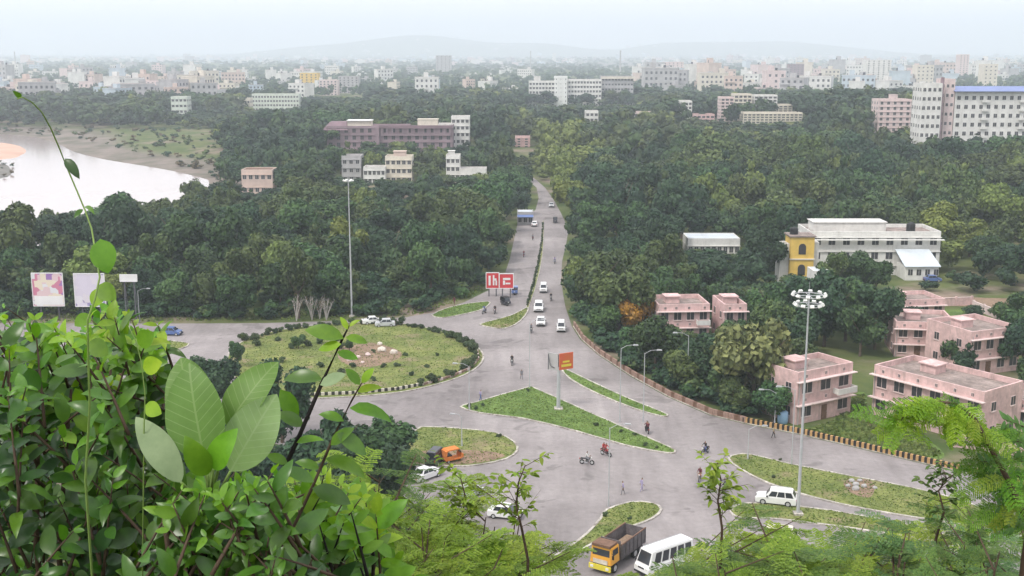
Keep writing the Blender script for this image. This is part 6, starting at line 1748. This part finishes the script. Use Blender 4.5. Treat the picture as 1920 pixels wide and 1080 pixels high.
def scrub_variant(seed, nparts, nstuff, h=4.2, spread=.95):
    """returns (stems mesh, list of frond matrices, joined inner fronds) of a tall feathery shrub, base at origin"""
    r_ = random.Random(seed); st = MB(); places = []
    for i in range(8):
        t = r_.uniform(0, 6.28); w = spread * r_.uniform(.2, .75); top = h * r_.uniform(.78, 1.0)
        p = [Vector((0, 0, -.15)), Vector((math.cos(t) * w * .25, math.sin(t) * w * .25, top * .4)), Vector((math.cos(t) * w * .7, math.sin(t) * w * .7, top * .75)), Vector((math.cos(t) * w, math.sin(t) * w, top))]
        st.tube(p, [.03, .022, .014, .004], 5)
        for j in range(9):
            f = r_.uniform(.15, 1.0); q = p[1].lerp(p[2], f * 2) if f < .5 else p[2].lerp(p[3], f * 2 - 1)
            t2 = r_.uniform(0, 6.28); e = q + Vector((math.cos(t2), math.sin(t2), r_.uniform(.3, 1.1))) * r_.uniform(.2, .5)
            st.tube([q, e], [.008, .003], 4)
            for k in range(14):
                places.append((q.lerp(e, r_.uniform(.15, 1.05)), t2 + r_.gauss(0, 1.1)))
    r_.shuffle(places)
    def mxs(pl_):
        out = []
        for p, a in pl_:
            d = Vector((math.cos(a), math.sin(a), r_.uniform(-.2, .75))); out.append(leaf_matrix(p, d, Vector((0, 0, 1)) + Vector((r_.gauss(0, .3), r_.gauss(0, .3), 0)), r_.uniform(.16, .28)))
        return out
    parts = mxs(places[:nparts]); inner = mxs(places[nparts:nparts + nstuff])
    vv, ff, off = [], [], 0
    f4, f3 = [], []
    for k, mx_ in enumerate(inner):
        me = FROND[k % 4]; co = np.empty(len(me.vertices) * 3, np.float32); me.vertices.foreach_get('co', co); co = co.reshape(-1, 3)
        A = np.array(mx_); vv.append(co @ A[:3, :3].T + A[:3, 3])
        for p in me.polygons:
            (f4 if len(p.vertices) == 4 else f3).append(tuple(i + off for i in p.vertices))
        off += len(co)
    me = np_mesh('inner_fronds', np.concatenate(vv), f4, f3, M['lf_scrub'])
    return st.mesh('stems', M['twig_brown']), parts, me
SV = [scrub_variant(900, 90, 420), scrub_variant(901, 90, 420), scrub_variant(902, 90, 420, 4.2, .7)]
def scrub(px, py, Y, m_, v, label, group, wide=1.0):
    top = P(px, py, Y); z0 = tz(top.x, Y); h = top.z - z0; s = h / 4.2
    root = empty('feathery_shrub', (top.x, Y, z0), rnd.uniform(0, 6.28), label, 'shrub', group, (wide, wide, s))
    st, parts, me = SV[v]
    link('stems', st, root)
    for k, mx_ in enumerate(parts):
        o = bpy.data.objects.new('frond', FROND[k % 4]); COL.objects.link(o); o.parent = root; o.matrix_basis = mx_
        o.material_slots[0].link = 'OBJECT'; o.material_slots[0].material = M[m_]
    o = link('inner_fronds', me, root, mat=M[m_]); o['kind'] = 'stuff'
    return root
LBL = {'lf_scrub': 'light green', 'lf_scrubdark': 'deep green', 'lf_scrubteal': 'bluish green'}
for px, py, Y, m_ in [(560, 945, 8.5, 'lf_scrubdark'), (640, 915, 9.5, 'lf_scrub'), (705, 935, 10.5, 'lf_scrubdark'), (760, 950, 9.0, 'lf_scrub'), (800, 960, 9.5, 'lf_scrub'), (865, 960, 11, 'lf_scrub'), (900, 995, 10, 'lf_scrub'), (935, 1030, 9.5, 'lf_scrub'), (975, 1045, 9, 'lf_scrub'), (690, 960, 8.2, 'lf_scrub'), (850, 965, 8.6, 'lf_scrub'), (600, 960, 8.0, 'lf_scrub'), (620, 1010, 7.5, 'lf_scrub'), (730, 1010, 7.8, 'lf_scrub'), (830, 1020, 7.8, 'lf_scrub'), (890, 1060, 7.6, 'lf_scrub')]:
    lb = LBL[m_] + ' feathery shrub between the black twig and the wedge shaped island'
    scrub(px, py, Y, m_, rnd.randrange(3), lb, LBL[m_] + ' feathery shrubs by the twig', rnd.uniform(1.0, 1.35))
for px, py, Y, m_ in [(1415, 1062, 9, 'lf_scrub'), (1450, 1025, 10, 'lf_scrub'), (1520, 1005, 11, 'lf_scrub'), (1580, 1015, 9.5, 'lf_scrub'), (1650, 1000, 11, 'lf_scrub'), (1725, 1020, 10, 'lf_scrub'), (1800, 995, 10.5, 'lf_scrubteal'), (1540, 1045, 8.6, 'lf_scrub'), (1700, 1050, 8.6, 'lf_scrub'), (1870, 1025, 9.5, 'lf_scrub'), (1935, 960, 9, 'lf_scrubteal'), (1420, 1072, 8, 'lf_scrubdark'), (1480, 1050, 8, 'lf_scrub'), (1560, 1050, 8, 'lf_scrubdark'), (1660, 1045, 8, 'lf_scrubteal'), (1770, 1050, 8, 'lf_scrubdark'), (1860, 1060, 8, 'lf_scrubdark')]:
    lb = LBL[m_] + ' feathery shrub on the slope below the tapering island'
    scrub(px, py, Y, m_, rnd.randrange(3), lb, LBL[m_] + ' feathery shrubs under the tapering island', rnd.uniform(1.0, 1.35))
# tall thin saplings standing out of the scrub
def sapling(px, pts, Y, label, m_, n, size):
    pl = Plant('sapling', label, gbase(px, Y), 'sapling')
    q = [P(x, y, Y) for x, y in pts]
    pl.twig([pl.base + Vector((0, 0, -.1))] + q, [.016] + [.012 - .010 * i / len(q) for i in range(len(q))], 0, 5)
    for i in range(n):
        f = rnd.uniform(.25, 1); k = min(len(q) - 2, int(f * (len(q) - 1))); p = q[k].lerp(q[k + 1], f * (len(q) - 1) - k)
        a = rnd.uniform(0, 6.28); e = p + Vector((math.cos(a), math.sin(a), rnd.uniform(.2, 1))) * rnd.uniform(.06, .24)
        pl.twig([p, e], [.003, .001], 0, 4)
        for j in range(8):
            t2 = a + rnd.gauss(0, .9); pl.leaf(rnd.choice(LEAF), p.lerp(e, rnd.uniform(.3, 1.05)), Vector((math.cos(t2), math.sin(t2), rnd.uniform(-.5, .6))), Vector((0, 0, 1)) + rv(.3), size * rnd.uniform(.7, 1.3), m_)
    pl.finish([M['twig_brown']])
sapling(1342, [(1352, 1040), (1354, 990), (1346, 940), (1352, 900), (1345, 868)], 8.5, 'tall thin sapling with sparse pale leaves in front of the junction', 'lf_scrub', 26, .065)
sapling(975, [(990, 1050), (978, 990), (968, 950), (972, 905), (985, 872)], 8.5, 'tall leafy sprig beside the white hatchback', 'lf_scrub', 22, .065)
sapling(870, [(872, 1040), (866, 980), (872, 930), (862, 890)], 9.5, 'thin sprig rising before the parked silver hatchback', 'lf_scrub', 26, .07)
sapling(1755, [(1755, 1010), (1770, 960), (1760, 920), (1775, 895)], 9.0, 'thin dark sprig before the tapering island', 'lf_scrubdark', 22, .065)

# arching bright frond branch and the fern-like leaves at the slope edge
pl = Plant('arching_branch_plant', 'arching branch hung with bright green feathery fronds before the long pink house', gbase(1900, 5.0), 'plant')
arc = [P(1930, 985, 4.9), P(1890, 900, 4.9), P(1855, 835, 4.9), P(1828, 785, 4.9), P(1790, 756, 4.9), P(1745, 752, 4.9), P(1705, 768, 4.9), P(1680, 800, 4.9)]
pl.twig([pl.base] + arc, [.022, .016, .013, .011, .008, .006, .005, .004, .002], 0, 6)
for i in range(34):
    f = rnd.uniform(.46, 1.0); k = min(len(arc) - 2, int(f * (len(arc) - 1))); p = arc[k].lerp(arc[k + 1], f * (len(arc) - 1) - k)
    d = Vector((rnd.gauss(-.45, .55), rnd.gauss(-.1, .5), rnd.uniform(-1.0, .15))); pl.leaf(BIGF[i % 2], p, d, Vector((rnd.gauss(0, .4), -.6, .8)), rnd.uniform(.12, .2), 'lf_young' if rnd.random() < .75 else 'lf_bright')
for i in range(16):
    f = rnd.uniform(.02, .5); k = min(len(arc) - 2, int(f * (len(arc) - 1))); p = arc[k].lerp(arc[k + 1], f * (len(arc) - 1) - k)
    d = Vector((rnd.gauss(-.1, .8), rnd.gauss(-.1, .5), rnd.uniform(-.5, .7))); pl.leaf(BIGF[i % 2], p, d, Vector((rnd.gauss(0, .4), -.6, .8)), rnd.uniform(.10, .18), 'lf_scrub' if rnd.random() < .6 else 'lf_bright')
pl.finish([M['twig_brown']], 'frond')
pl = Plant('fern_plant', 'fern-like plant with bluish green ladder leaves at the slope edge', gbase(1960, 5.2), 'plant')
for (bx, by), (tx, ty) in (((1960, 880), (1838, 866)), ((1970, 860), (1850, 820)), ((1960, 905), (1850, 905)), ((1960, 840), (1880, 785)), ((1965, 930), (1870, 950)), ((1960, 960), (1890, 990))):
    a, c = P(bx, by, 5.1), P(tx, ty, 5.0); pl.twig([pl.base, pl.base.lerp(a, .7), a, a.lerp(c, .5) + Vector((0, 0, .03)), c], [.008, .006, .004, .003, .001], 0, 4)
    n = 11
    for i in range(n):
        p = a.lerp(c, (i + .5) / n)
        for s in (-1, 1):
            pl.leaf(LEAF[2], p, Vector((-.35, -.15, .9 * s)) + rv(.12), Vector((0, -1, .3)), .075 * (1 - .4 * i / n), 'lf_scrubteal')
    for i in range(6):
        p = a.lerp(c, rnd.random()); pl.leaf(BIGF[0], p, Vector((-1, rnd.gauss(0, .4), rnd.gauss(.1, .5))), Vector((0, -.6, .8)), .16, 'lf_bright')
pl.finish([M['twig_brown']])

# undergrowth covering the slope
rs = np.random.RandomState(5); n = 60000
Yv = 6 + 74 * rs.rand(n) ** .8; Xv = rs.uniform(-.55, .55, n) * (Yv + 6); Zv = terrain(Xv, Yv) + rs.rand(n) ** 1.5 * np.clip(.6 + Yv * .03, 0, 2.4) * (.4 + .8 * np.abs(np.sin(Xv * .5) * np.cos(Yv * .4)))
Pn = np.stack([Xv, Yv, Zv], -1); s = .05 + Yv * .0045
N = rs.normal(size=(n, 3)) + np.array([0, -.3, .9]); N /= np.linalg.norm(N, axis=1)[:, None]; T = np.cross(N, rs.normal(size=(n, 3))); T /= np.linalg.norm(T, axis=1)[:, None]; B = np.cross(N, T)
a = (s * rs.uniform(.7, 1.5, n))[:, None]; c = a * .45
V = np.stack([Pn - T * a, Pn - B * c, Pn + T * a, Pn + B * c], 1).reshape(-1, 3)
o = link('undergrowth', np_mesh('undergrowth', V, np.arange(4 * n).reshape(-1, 4), None, M['lf_scrub'])); tag(o, 'low green undergrowth covering the hillside', 'undergrowth', kind='stuff')
